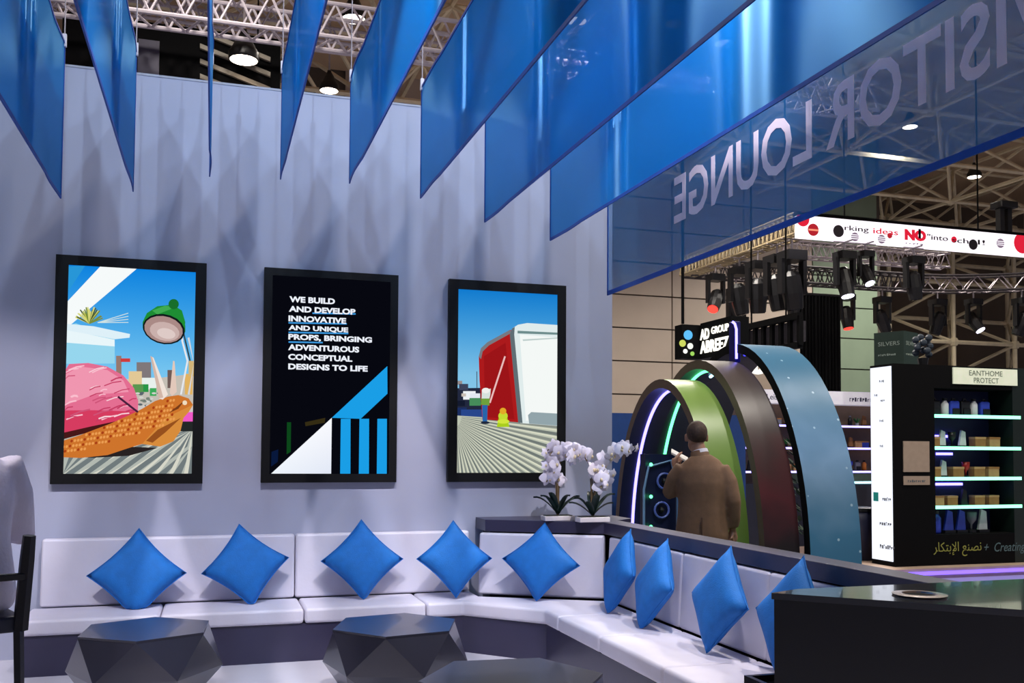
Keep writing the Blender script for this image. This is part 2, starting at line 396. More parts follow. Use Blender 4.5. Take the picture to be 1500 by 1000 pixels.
# --- red building screen
t, p = screen((658.5,408), (828.5,705), 'framed portrait screen showing a red and white pavilion with striped deck', ((103,45),(524,72),(517,787),(90,787)), (.075,.925,.048,.955))
def sky3(y):
    k = min(max((y-80)/330, 0), 1); return tuple((1-k)*a+k*b for a, b in zip((16,122,206),(130,196,232)))
for i in range(13):
    y0, y1 = 75+i*30, 105+i*30
    p.poly([(80,y0-8),(540,y0+12),(540,y1+12),(80,y1-8)], [sky3(y0),sky3(y0),sky3(y1),sky3(y1)])
p.poly([(90,445),(215,445),(215,575),(90,575)], (34,40,62))
for x, y, a, c in ((135,425,10,(150,140,140)),(150,440,16,(60,66,90)),(170,470,22,(236,240,244)),(190,476,18,(226,232,240)),(140,500,14,(20,26,46)),(190,494,20,(70,140,90)),(120,540,40,(28,46,96)),(180,548,40,(40,70,140)),(150,470,8,(200,190,180))):
    p.poly([(x-a,y-a*.6),(x+a,y-a*.6),(x+a,y+a*.8),(x-a,y+a*.8)], c)
p.line([(197,385),(197,445)], 3, (70,90,110))
p.poly([(90,545),(215,552),(345,572),(540,585),(540,800),(80,800)], (190,196,178))
for i in range(26):                                                                   # deck boards fan out from the left
    an = math.radians(5+i*3.3); a2 = an+math.radians(1.5); a3 = an+math.radians(1.9); a4 = an+math.radians(2.5)
    def ry_(g): 
        d_ = (math.cos(g), math.sin(g)); k_ = min(440/max(d_[0], .01), 225/max(d_[1], .01)); return (82+d_[0]*k_, 545+d_[1]*k_), (82+d_[0]*60, 545+d_[1]*60)
    (f0, n0), (f1, n1), (f2, n2), (f3, n3) = ry_(an), ry_(a2), ry_(a3), ry_(a4)
    p.poly([n0, f0, f1, n1], (112,120,116) if i % 2 else (136,142,134)); p.poly([n2, f2, f3, n3], (222,222,200))
p.poly([(204,330),(212,300),(235,278),(318,232),(330,240),(352,572),(215,560),(206,420)], (172,26,28))
p.poly([(204,330),(212,300),(235,278),(318,232),(322,244),(240,290),(218,312),(212,340)], (120,120,128))
p.poly([(222,330),(300,280),(330,560),(225,552)], (156,20,24))
p.poly([(316,250),(324,228),(346,214),(380,208),(500,216),(500,585),(352,574)], (224,236,236))
p.poly([(316,250),(324,228),(334,222),(332,250),(360,574),(344,572)], (96,110,116))
p.poly([(352,250),(500,262),(500,560),(372,566)], (244,248,246)); p.poly([(344,236),(500,244),(500,252),(344,246)], (110,140,140))
p.poly([(362,268),(500,262),(500,266),(364,274)], (190,206,204))
p.poly([(380,545),(392,534),(500,540),(500,584),(384,576)], (146,164,170))
p.line([(298,330),(242,500)], 6, (236,190,190))
p.poly([(214,452),(246,448),(244,470),(236,505),(212,500)], (214,226,220)); p.ell(228,455,14,10,(240,240,236)); p.poly([(212,484),(242,484),(240,510),(210,506)], (110,160,60))
p.poly([(214,508),(234,508),(232,568),(216,568)], (40,100,170)); p.ell(225,572,16,5,(30,40,60))
p.poly([(276,545),(302,545),(312,588),(266,588)], (170,206,30)); p.ell(289,548,17,16,(196,220,50)); p.ell(289,530,12,12,(226,170,40)); p.ell(290,568,22,8,(210,230,60))
p.build('picture', m_pic, t)

# ================================================================== BANNERS
BY0, BY1, BTOP = .6, 6.5, 3.95
bpx = [(89,290),(195,280),(307,258),(411,262),(512,268),(616,290),(710,325),(806,352),(890,432)]
m_ban = fabricmat('satin_blue', (10,120,196), .035, .26)
m_ban9 = fabricmat('sheer_blue', (48,122,186), .46, .08, streak_bump=.008)
desc = ['leftmost blue hanging banner, cut by the left picture edge','second blue hanging banner from the left, above the snail screen','blue hanging banner seen exactly edge-on as a thin line','narrow blue hanging banner just right of the edge-on one','blue hanging banner above the slogan screen','sixth blue hanging banner with a bright vertical sheen','blue hanging banner reaching lower, right of the visible wall top','blue hanging banner partly covering the lettered one','sheer blue lettered banner with visitor lounge in reverse']
bx = []
for i, (x, y) in enumerate(bpx):
    q = onY(x, y, BY1); X, zb = q.x, q.z; bx.append(X)
    t = thing('hanging_banner', desc[i], 'banner', (X, BY1, zb), 'blue banners over the lounge')
    last = i == 8
    ny, nz = 60, 6; L = BY1-BY0; H = BTOP-zb; mb = MB()
    for a in range(ny+1):
        for b in range(nz+1):
            yy = -L*a/ny; bow = (0 if last else .010)*math.sin(yy*2.1+i*1.3)*math.sin(PI*min(1, a/6.)) 
            mb.v.append((bow, yy, H*b/nz))
    for a in range(ny):
        for b in range(nz):
            k = a*(nz+1)+b; mb.f.append((k, k+1, k+nz+2, k+nz+1))
    fo = mb.build('fabric', m_ban9 if last else m_ban, t, smooth=True)
    hb = .028 if last else .016
    def bowat(yy, a): return (0 if last else .010)*math.sin(yy*2.1+i*1.3)*math.sin(PI*min(1, a/6.))
    hm = MB()
    for a in range(ny):
        ya, yb = -L*a/ny, -L*(a+1)/ny; xa, xb = bowat(ya, a), bowat(yb, a+1); e = .004
        hm.add([(xa-e,ya,-.004),(xb-e,yb,-.004),(xb+e,yb,-.004),(xa+e,ya,-.004),(xa-e,ya,hb),(xb-e,yb,hb),(xb+e,yb,hb),(xa+e,ya,hb)], [(0,1,2,3),(7,6,5,4),(0,4,5,1),(2,6,7,3),(1,5,6,2),(3,7,4,0)])
    hm.build('bottom_hem', m_hem, t)
    MB().box(-.004, -.007, 0, .004, .003, H).build('side_hem', m_hem, t)
    tp = MB()
    for a in range(ny):
        ya, yb = -L*a/ny, -L*(a+1)/ny; xa, xb = bowat(ya, a), bowat(yb, a+1); e = .004
        tp.add([(xa-e,ya,H-.012),(xb-e,yb,H-.012),(xb+e,yb,H-.012),(xa+e,ya,H-.012),(xa-e,ya,H+.004),(xb-e,yb,H+.004),(xb+e,yb,H+.004),(xa+e,ya,H+.004)], [(0,1,2,3),(7,6,5,4),(0,4,5,1),(2,6,7,3),(1,5,6,2),(3,7,4,0)])
    tp.build('top_hem', m_hem, t)
    for yy in (-.015, -2.0, -4.0):
        c = MB().box(-.012, yy-.012, H-.03, .012, yy+.012, H+.05).build('clip', mat('clip_white', (225,215,220), .5), t)
        MB().tube([(0, yy, H+.05), (0, yy, H+.62)], .004, 6).build('wire', m_steel, c)
    if last:
        ml = fabricmat('sheer_letter', (252,236,242), .06, .02, streak_bump=.0)
        q0 = onX(990, 325, X); q1 = onX(1000, 262, X); base = zb+.085
        yE = onX(987, 290, X).y; hl = .30
        yI = onX(1168, 200, X).y; 
        # text runs from near (V) to far (E); read from the far side
        yL = onX(1187, 215, X).y
        me = text_mesh('VISITOR LOUNGE', .4, ml, bold=.006, depth=.001, width=1, height=hl)
        o = link('lettering', me, t)
        E0 = onX(988, 320, X); N0 = onX(1500, 60, X)
        b0 = onX(990, 328, X); 
        WID = (E0.y-onX(1478, 90, X).y)/(11.9/13.0)
        for v in me.vertices: v.co.x *= WID
        place_mesh(o, (-.003, (E0.y-BY1)-WID, b0.z-zb), (0,1,0), (0,0,1))

# overhead rig that carries the banners and the lounge spotlights
def box_truss(name, a, b, s, label, mtl, n, parent_cat='truss', r=.02, group=None):
    a, b = Vector(a), Vector(b); d = (b-a).normalized(); up = Vector((0,0,1)); sd = d.cross(up).normalized()
    t = thing(name, label, parent_cat, a, group)
    cor = [sd*(sx*s/2)+up*(sz*s) for sx, sz in ((-1,0),(1,0),(1,1),(-1,1))]
    L = (b-a).length
    for c in cor: MB().tube([c, c+d*L], r, 8).build('chord', mtl, t)
    la = MB()
    for f in range(4):
        c0, c1 = cor[f], cor[(f+1)%4]
        for k in range(n):
            p0, p1 = d*(L*k/n), d*(L*(k+1)/n); pm_ = d*(L*(k+.5)/n)
            la.tube([c0+p0, c1+pm_], r*.55, 5, cap=False); la.tube([c1+pm_, c0+p1], r*.55, 5, cap=False)
    la.build('lattice', mtl, t); return t
box_truss('ceiling_truss', (-3, 1.7, 4.58), (4.6, 1.7, 4.58), .3, 'aluminium truss carrying the blue banners above the lounge', m_steel, 22)
# ================================================================== LOUNGE SPOTLIGHTS
def lounge_spot(i, x, y, z, aim, pw, ang, rgb, lab):
    t = thing('spotlight', lab, 'spotlight', (x, y, z), 'small spotlights above the banners')
    d = (Vector(aim)-Vector((x, y, z))).normalized()
    MB().tube([-d*.16, -d*.02, Vector((0,0,0))], [.035, .05, .055], 14).build('housing', m_plast, t)
    MB().tube([d*.001, d*.004], .045, 14).build('lens', m_lamp, t)
    MB().tube([-d*.1, Vector((0,0,.2))], .01, 6).build('bracket', m_plast, t)
    spot('beam', Vector(d*.03), Vector(d*2), pw, ang, rgb, t, .35, .03)
def light_bar(y, z, lab):
    t = thing('lighting_bar', lab, 'lighting bar', (.9, y, z), 'pipes that carry the lounge lights')
    MB().tube([(-3.4,0,0),(3.4,0,0)], .024, 8).build('pipe', m_plast, t)
    for x in (-3.2, 3.2): MB().tube([(x,0,0),(x,0,11-z)], .008, 6).build('hanger', m_steel, t)
light_bar(2.8, 5.8, 'black pipe high above the banners, nearest the viewer'); light_bar(3.3, 5.1, 'black pipe above the middle of the banners')
CROSS = [bx[0]-.46, bx[1], bx[3], bx[5], bx[7], bx[8]+.46]
for i, x in enumerate(CROSS):
    lounge_spot(i, x, 2.8, 5.6, (x, 7.0, 2.2), 150, 70, (.58,.76,1), 'black spotlight high above the blue banners, %s of six from the left' % ORD[i])
for i, (x, y) in enumerate(((-1.6,3.3),(.2,3.3),(1.9,3.3))):
    lounge_spot(i, x, y, 4.9, (x+.2, 6.1, 0), 520, 52, (1,.94,.98), 'black wash spotlight on the pipe over the banners, %s from the left' % ORD[i])

# ================================================================== HALL LAMPS, ROOF FRAME
def highbay(px, py, z, label, pw=700, q=None):
    q = q or onZ(px, py, z)
    t = thing('highbay_lamp', label, 'lamp', q, 'high-bay lamps under the hall roof')
    r = .19
    MB().lathe([(r*.98,0),(r,.02),(r,.10),(r*.8,.16),(r*.45,.30),(r*.2,.38),(.04,.4)], n=18).build('housing', m_plast, t, smooth=True)
    MB().lathe([(r*.9,-.004),(r*.92,.0)], n=18).build('lens', m_lamp, t)
    MB().tube([(0,0,.4),(0,0,max(.5, 10.2-z))], .02, 6).build('hanger', m_steel, t)
    spot('light', (0,0,-.03), (0,0,-2), pw*1.8, 150, (1,.93,.84), t, .6, .2)
highbay(122, 62, 7.0, 'glowing high-bay lamp between the first and second blue banner', 60)
highbay(357, 88, 6.4, 'round black high-bay lamp with lit white face above the slogan screen', 60)
highbay(518, 28, 8.1, 'small bright high-bay lamp at the top between the trusses', 120)
highbay(482, 133, 8.4, 'small bright high-bay lamp just above the white wall edge', 120)
highbay(845, 31, 9.2, 'bright lamp glimpsed through the seventh blue banner', 1500)
highbay(988, 35, 9.2, 'bright lamp glimpsed through the eighth blue banner', 1500)
highbay(1333, 186, 9.4, 'bright lamp showing through the lettered banner below the letters T and O', 1500)
highbay(1156, 271, 9.4, 'bright lamp showing through the lettered banner under the letter L', 1500)
highbay(1032, 318, 9.4, 'faint lamp showing through the lettered banner beside the last letter E', 1500)
highbay(0, 0, 8.7, 'strong high-bay lamp behind the white wall that makes the banners shine', 750, Vector((-.1, 9.4, 8.6)))
for i, (x, y) in enumerate(((4.6,3.4),(8.2,5.2),(12.5,7.5),(9.0,15.5),(20,21))):
    highbay(0, 0, 9, 'high-bay lamp added to brighten the stands beyond the ledge, %s one' % ORD[i], 900, Vector((x, y, 9.0)))  # added lamps, there to brighten the kiosk, arches and far frame
def frame_grid(name, X0, nx, Y0, ny, z0, z1, stp, r, mtl, label):
    t = thing(name, label, 'roof frame', (X0, Y0, z0)); ch = MB(); di = MB(); nd = MB()
    P = lambda i, j: Vector((i*stp, j*stp, 0)); Q = lambda i, j: Vector(((i+.5)*stp, (j+.5)*stp, z1-z0))
    for i in range(nx+1):
        for j in range(ny+1):
            nd.ball(P(i,j), r*2.1, 6, 4)
            if i < nx: ch.tube([P(i,j), P(i+1,j)], r, 5, cap=False)
            if j < ny: ch.tube([P(i,j), P(i,j+1)], r, 5, cap=False)
            if i < nx and j < ny:
                for a, b in ((0,0),(1,0),(0,1),(1,1)): di.tube([Q(i,j), P(i+a,j+b)], r*.8, 5, cap=False)
                if i < nx-1: ch.tube([Q(i,j), Q(i+1,j)], r, 5, cap=False)
                if j < ny-1: ch.tube([Q(i,j), Q(i,j+1)], r, 5, cap=False)
    for nm, mm in (('chords', ch), ('diagonals', di), ('node_balls', nd)):
        mm.build(nm, mtl, t)['kind'] = 'stuff'
    return t
frame_grid('roof_space_frame', -9, 15, 8, 7, 8.9, 10.4, 3, .06, m_tube, 'cream tubular space frame carrying the brown hall roof')
# upright space frame at the far right
def wall_frame():
    t = thing('upright_space_frame', 'tall cream tubular space frame standing behind the right-hand kiosk', 'space frame', (18.6, 26, -.1))
    r = .075; ch = MB(); di = MB(); nd = MB(); st = 2.6
    P = lambda i, j: Vector((i*st, 0, 1.2+j*2.0)); Q = lambda i, j: Vector(((i+.5)*st, 1.6, 2.2+j*2.0))
    for i in range(8):
        for j in range(5):
            nd.ball(P(i,j), .17, 6, 4)
            if i < 7: ch.tube([P(i,j), P(i+1,j)], r, 6, cap=False)
            if j < 4: ch.tube([P(i,j), P(i,j+1)], r, 6, cap=False)
            if i < 7 and j < 4:
                nd.ball(Q(i,j), .17, 6, 4)
                for a, b in ((0,0),(1,0),(0,1),(1,1)): di.tube([Q(i,j), P(i+a,j+b)], r*.8, 6, cap=False)
                if i < 6: ch.tube([Q(i,j), Q(i+1,j)], r, 6, cap=False)
                if j < 3: ch.tube([Q(i,j), Q(i,j+1)], r, 6, cap=False)
    for i in range(0, 8, 2): MB().tube([P(i,0)-Vector((0,0,1.2)), P(i,0)], .09, 8).build('column', m_tube, t)
    for nm, mm in (('chords', ch), ('diagonals', di), ('node_balls', nd)): mm.build(nm, m_tube, t)['kind'] = 'stuff'
wall_frame()
# exhibition trusses over the back wall (upper left)
m_lil = mat('truss_lilac_white', (196,186,196), .5, vary=.06)
a = onY(200, 20, 12); b = onY(720, 78, 12)
box_truss('hall_truss', (a.x-3, 12, a.z-.05), (b.x+6, 12, a.z-.05), .42, 'pale lattice truss crossing above the white wall', m_lil, 34, r=.03)
a = onY(430, 62, 16)
box_truss('hall_truss', (a.x-6, 16, a.z), (a.x+9, 16, a.z), .42, 'farther pale lattice truss seen between the middle banners', m_lil, 36, r=.03)
# black hanging backdrop with slanted slats
a = onY(92, 10, 13); b = onY(410, 140, 13)
t = thing('hanging_backdrop', 'black backdrop with slanted pale slats behind the white wall', 'backdrop', (a.x, 13, b.z-.3))
hh = a.z-b.z+.25
MB().box(0, 0, 0, b.x-a.x, .06, hh).build('backing', m_dark, t)
px0 = onY(203, 60, 13).x-a.x; px1 = onY(234, 60, 13).x-a.x
MB().box(px0, -.04, 0, px1, -.002, hh-.25).build('grey_panel', mat('slate_violet', (64,60,84), .5), t)
for k in range(5):
    x0, z0 = onY(293, 46+k*22, 12.98).x-a.x, onY(293, 46+k*22, 12.98).z-b.z+.3; x1, z1 = onY(396, 70+k*22+18, 12.98).x-a.x, onY(396, 70+k*22+18, 12.98).z-b.z+.3
    if min(z0, z1) < .1: continue
    MB().add([(x0,-.05,z0-.03),(x1,-.05,z1-.03),(x1,-.05,z1+.03),(x0,-.05,z0+.03),(x0,-.002,z0-.03),(x1,-.002,z1-.03),(x1,-.002,z1+.03),(x0,-.002,z0+.03)],[(0,1,2,3),(7,6,5,4),(0,4,5,1),(1,5,6,2),(2,6,7,3),(3,7,4,0)]).build('slat', mat('slat_cream', (150,140,124), .5), t)
for xx in (.3, b.x-a.x-.3): MB().tube([(xx, .03, hh), (xx, .03, 10.4-(b.z-.3))], .012, 6).build('cable', m_dark, t)

# ================================================================== SOFA
sofa = thing('corner_sofa', 'long white corner sofa with navy base under the screens', 'sofa', (.6, 6.6, 0))
so = Vector((.6, 6.6, 0))
def rel(poly, o=so): return [(q[0]-o.x, q[1]-o.y) for q in poly]
ZS0, ZS1 = .245, .345
base = [(-1.08,6.44),(1.68,6.44),(2.13,5.97),(2.13,3.42),(2.62,3.42),(2.62,6.24),(1.9,6.62),(1.9,6.995),(-1.08,6.995)]
MB().prism(rel(base), 0, ZS0).build('base', m_base, sofa)
seats = [[(-1.1,6.42),(-.29,6.42),(-.29,6.9),(-1.1,6.9)], [(-.285,6.42),(.6,6.42),(.6,6.9),(-.285,6.9)], [(.605,6.42),(1.42,6.42),(1.42,6.9),(.605,6.9)],
         [(1.425,6.42),(1.675,6.42),(2.115,5.96),(2.115,5.72),(2.66,5.72),(2.66,6.2),(1.86,6.64),(1.86,6.9),(1.425,6.9)],
         [(2.115,5.715),(2.66,5.715),(2.66,5.05),(2.115,5.05)], [(2.115,5.045),(2.66,5.045),(2.66,4.25),(2.115,4.25)], [(2.115,4.245),(2.66,4.245),(2.66,3.44),(2.115,3.44)]]
for s_ in seats: MB().prism(rel(s_), ZS0+.002, ZS1).build('seat_cushion', m_white, sofa, bevel=.022, seg=3)
def slab_back(p0, p1, th, z0, z1, lean=.05):
    p0, p1 = Vector((p0[0], p0[1], 0))-so, Vector((p1[0], p1[1], 0))-so; d = (p1-p0).normalized(); n = Vector((-d.y, d.x, 0))   # n points to the back
    vs = [p0, p1, p1+n*th, p0+n*th]; up = Vector((0,0,1))
    v = [q+up*z0 for q in vs]+[vs[0]+up*z1+n*lean*.5, vs[1]+up*z1+n*lean*.5, vs[2]+up*z1, vs[3]+up*z1]
    MB().add(v, [(3,2,1,0),(4,5,6,7),(0,1,5,4),(1,2,6,5),(2,3,7,6),(3,0,4,7)]).build('back_cushion', m_white, sofa, bevel=.018, seg=3)
for x0, x1 in ((-1.05,.575),(.58,1.85)): slab_back((x0,6.88), (x1,6.88), .11, ZS1+.004, .79)
slab_back((1.862,6.70), (2.652,6.235), .1, ZS1+.004, .79)
for y0, y1 in ((6.21,5.12),(5.115,4.2),(4.195,3.44)): slab_back((2.655,y0), (2.655,y1), .1, ZS1+.004, .79)

# dark ledge wall around the sofa
lt = thing('sofa_ledge', 'dark navy ledge running along the back of the corner sofa', 'ledge', (2.9, 5, 0)); lo = Vector((2.9, 5, 0))
top = [(1.92,6.72),(2.68,6.30),(2.70,3.10),(2.85,3.10),(2.85,6.45),(3.03,6.60),(3.03,6.99),(1.92,6.99)]
MB().prism(rel([(1.98,6.80),(2.66,6.42),(2.76,6.30),(2.76,3.10),(2.83,3.10),(2.83,6.46),(3.0,6.62),(3.0,6.99),(1.98,6.99)], lo), -.10, .80).build('low_wall', m_black, lt)
MB().prism(rel(top, lo), .80, .885).build('top_board', m_base, lt, bevel=.004)

# foreground counter
ct = thing('bar_counter', 'large black counter in the right foreground with a cable hole', 'counter', (2.5, 2.6, 0)); co_ = Vector((2.5, 2.6, 0))
P0 = onZ(1130, 868, .885); P1 = onZ(1500, 893, .885); dd = (P1-P0).normalized()
P2 = P0+dd*1.5
cpoly = [(P0.x,P0.y),(P2.x,P2.y),(3.35,P2.y),(3.35,3.095),(2.1,3.095)]
MB().prism(rel([(p_[0]+.012, p_[1]+.002) if k < 2 else p_ for k, p_ in enumerate(cpoly)], co_), -.1, .862).build('body', m_black, ct)
MB().prism(rel(cpoly, co_), .862, .885).build('top_board', mat('counter_top_gloss', (44,46,56), .12, vary=.05, coat=.6), ct)
g = onZ(1347, 872, .885)-co_
ring = MB()
for k in range(24):
    a0, a1 = 2*PI*k/24, 2*PI*(k+1)/24
    pr = [(.09,.0),(.094,.006),(.06,.008),(.056,.0)]
    q = [(g.x+r_*math.cos(a), g.y+r_*math.sin(a), .885+z_) for a in (a0, a1) for r_, z_ in pr]
    ring.add(q, [(0,4,5,1),(1,5,6,2),(2,6,7,3)])
ring.build('cable_grommet', mat('brushed_steel', (190,175,170), .25, metal=1), ct)
MB().lathe([(.056,.0),(.056,.002)], (g.x, g.y, .885), 16).build('grommet_hole', m_dark, ct)
q = onZ(1058, 975, .50)
t = thing('end_box', 'small black open-topped box beside the counter at the sofa end', 'box', (q.x, 3.2, 0))
bw = 2.46-q.x; bd = .2
for nm, b_ in (('side_panel', (0,0,0,bw,.02,.5)), ('side_panel', (0,bd-.02,0,bw,bd,.5)), ('side_panel', (0,.02,0,.02,bd-.02,.5)), ('side_panel', (bw-.02,.02,0,bw,bd-.02,.5)), ('tray', (.02,.02,.46,bw-.02,bd-.02,.475))):
    MB().box(*b_).build(nm, m_black, t)
t = thing('card_holder', 'small pale upright card standing in the black end box', 'card', (q.x+.24, 3.24, .476))
MB().box(-.03, -.012, 0, .03, .03, .006).build('foot', mat('acrylic_pale', (190,200,214), .1), t)
MB().box(-.03, -.004, .006, .03, 0, .14).build('card', mat('acrylic_pale', (190,200,214), .1), t)

# ================================================================== COFFEE TABLES
def faceted_table(cx, cy, R_, z, rot, label):
    t = thing('coffee_table', label, 'table', (cx, cy, 0), 'faceted hexagonal coffee tables')
    T = [(R_*math.cos(rot+PI/3*k), R_*math.sin(rot+PI/3*k), z) for k in range(6)]
    Mv = [(R_*1.12*math.cos(rot+PI/6+PI/3*k), R_*1.12*math.sin(rot+PI/6+PI/3*k), z*.46) for k in range(6)]
    B_ = [(R_*.72*math.cos(rot+PI/3*k), R_*.72*math.sin(rot+PI/3*k), 0) for k in range(6)]
    top = MB().add([(x, y, z-.012) for x, y, _ in T]+T, [tuple(range(5,-1,-1)), tuple(range(6,12))]+[(k,(k+1)%6,6+(k+1)%6,6+k) for k in range(6)])
    top.build('table_top', m_table, t)
    T2 = [(x*.995, y*.995, z-.012) for x, y, _ in T]
    def fac(a, b, c):
        cen = (Vector(a)+Vector(b)+Vector(c))/3; inn = Vector((0,0,z*.45))
        vs = [Vector(v) for v in (a, b, c)]; n_ = (vs[1]-vs[0]).cross(vs[2]-vs[0]).normalized()
        if n_.dot(cen-inn) < 0: vs = [vs[0], vs[2], vs[1]]; n_ = -n_
        MB().add(vs+[v-n_*.012 for v in vs], [(0,1,2),(5,4,3),(0,3,4,1),(1,4,5,2),(2,5,3,0)]).build('facet', m_table, t)
    for k in range(6):
        fac(T2[k], T2[(k+1)%6], Mv[k]); fac(Mv[k], Mv[k-1], T2[k]); fac(Mv[k], Mv[k-1], B_[k]); fac(B_[k], B_[(k+1)%6], Mv[k])
    return t
Z_T = .40
def hexfit(pts):
    q = [onZ(x, y, Z_T) for x, y in pts]; c = sum(q, Vector())/len(q)
    r = sum((v-c).length for v in q)/len(q)
    a = [math.atan2(v.y-c.y, v.x-c.x) % (PI/3) for v in q]
    s_ = sum(math.sin(6*v) for v in a); c_ = sum(math.cos(6*v) for v in a)
    return c.x, c.y, r, math.atan2(s_, c_)/6
for pts, lab in ((((104,932),(133,914),(223,905),(310,909),(306,924),(202,939)), 'faceted dark coffee table below the leftmost blue pillow'),
                 (((483,922),(503,905),(593,898),(673,906),(660,923),(563,931)), 'faceted dark coffee table in front of the sofa corner')):
    x, y, r, ro = hexfit(pts); faceted_table(x, y, r, Z_T, ro, lab)
faceted_table(1.28, 4.03, .414, Z_T, -.1, 'nearest faceted dark coffee table, only its top showing at the bottom')

# ================================================================== PILLOWS
def pillow_mesh():
    n = 14; h = .205; mb = MB()
    for s_ in (1, -1):
        k0 = len(mb.v)
        for i in range(n+1):
            for j in range(n+1):
                u = -1+2*i/n; v = -1+2*j/n
                pu = u*(1-.10*(1-v*v)); pv = v*(1-.10*(1-u*u))
                th = .062*((1-u**4)*(1-v**4))**.55
                mb.v.append((pu*h, pv*h, s_*(th+.002)))
        for i in range(n):
            for j in range(n):
                a = k0+i*(n+1)+j; f_ = (a, a+n+1, a+n+2, a+1); mb.f.append(f_ if s_ > 0 else f_[::-1])
    me = mb.mesh('pillow', m_blue, True)
    b = bmesh.new(); b.from_mesh(me); bmesh.ops.remove_doubles(b, verts=b.verts, dist=.0045); b.to_mesh(me); b.free()
    return me
PM = pillow_mesh()
def pillow(c, nrm, spin, label, size=1.0):
    nrm = Vector(nrm).normalized(); up = Vector((0,0,1)); u = (up-nrm*up.dot(nrm)).normalized(); r_ = u.cross(nrm)
    a = PI/4+spin; xd = r_*math.cos(a)+u*math.sin(a); yd = nrm.cross(xd)
    me = PM.copy(); M4 = Matrix(((xd.x,yd.x,nrm.x),(xd.y,yd.y,nrm.y),(xd.z,yd.z,nrm.z)))
    t = thing('throw_pillow', label, 'pillow', (c[0], c[1], ZS1), 'blue throw pillows on the sofa')
    for v in me.vertices:
        w_ = M4 @ (v.co*size)+Vector((0,0,c[2]-ZS1))
        if w_.z < .004: w_.z = .004+.02*(w_.z-.004) if False else .004
        v.co = w_
    o = link('cover', me, t)
    # piped seam running round the edge
    h = .205*size; pts = []
    for sx, sy, ex, ey in ((-1,-1,1,-1),(1,-1,1,1),(1,1,-1,1),(-1,1,-1,-1)):
        for k in range(10):
            u_ = sx+(ex-sx)*k/10; v_ = sy+(ey-sy)*k/10
            w_ = M4 @ Vector((u_*(1-.10*(1-v_*v_))*h, v_*(1-.10*(1-u_*u_))*h, 0))+Vector((0,0,c[2]-ZS1)); w_.z = max(w_.z, .006); pts.append(w_)
    MB().tube(pts+[pts[0]], .0035, 5, cap=False).build('seam', m_blue, o)
tl = .28
PB = [((201,841),0,'leftmost blue throw pillow on the sofa, under the snail screen'),((360,828),.16,'tilted blue throw pillow just right of the leftmost one'),((531,820),0,'blue throw pillow under the slogan screen'),((666,818),-.02,'blue throw pillow under the pavilion screen, last on the long straight back')]
for (px, s_, lab) in PB:
    q = onY(px[0], px[1], 6.60 if px[0] > 600 else 6.76); pillow((q.x, q.y, q.z), (0,-1,tl), s_, lab, .95 if px[0] > 600 else 1.0 if px[0] > 300 else 1.06)
q = onY(792, 823, 6.34); pillow((q.x, q.y, q.z), (-.42,-.72,.2), -.06, 'blue throw pillow at the sofa corner, below the orchids', .96)
for px, s_, lab, nv, X in (((907,838),.05,'first blue throw pillow past the sofa corner on the right side',(-1,.12,.30),2.54),((958,857),.05,'second blue throw pillow past the sofa corner, leaning upright',(-1,.10,.34),2.53),((1053,879),.0,'large looking blue throw pillow on the right side of the sofa',(-1,.0,.26),2.54),((1158,905),.0,'blue throw pillow half hidden behind the black counter',(-1,0,.26),2.54)):
    q = onX(px[0], px[1], X); pillow((q.x, q.y, max(q.z, .56)), nv, s_, lab)

# ================================================================== ORCHIDS
m_leaf = mat('orchid_leaf', (30,52,46), .35, vary=.2, nscale=12); m_pet = mat('orchid_petal', (226,218,232), .55, vary=.05, nscale=30)
m_stem = mat('orchid_stem', (104,84,58), .6, vary=.2); m_lip = mat('orchid_lip', (206,186,150), .5)
def petal(mb, c, ax, side, nrm, L, Wd):
    pts = []; n = 5
    for k in range(n+1):
        f_ = k/n; w_ = Wd*math.sin(PI*min(.97, .12+f_*.86))**.8; cv = -nrm*(L*.25*f_*f_)
        p_ = c+ax*(L*f_)+cv; pts += [p_-side*w_/2, p_+nrm*.003, p_+side*w_/2]
    fs = []
    for k in range(n):
        a = k*3; fs += [(a,a+1,a+4,a+3),(a+1,a+2,a+5,a+4)]
    mb.add(pts, fs)
def flower_mesh():
    mb = MB(); n = Vector((0,-1,0))
    for k in range(5):
        a = PI/2+k*2*PI/5; ax = Vector((math.cos(a),0,math.sin(a))); sd = Vector((-math.sin(a),0,math.cos(a)))
        petal(mb, n*(.002*(k%2)), ax, sd, n, .042, .046 if k in (1,4) else .032)
    return mb.mesh('flower', m_pet, True)
FLM = flower_mesh(); LPM = MB().ball((0,-.006,-.004), (.007,.008,.01), 8, 5).mesh('lip', m_lip, True)
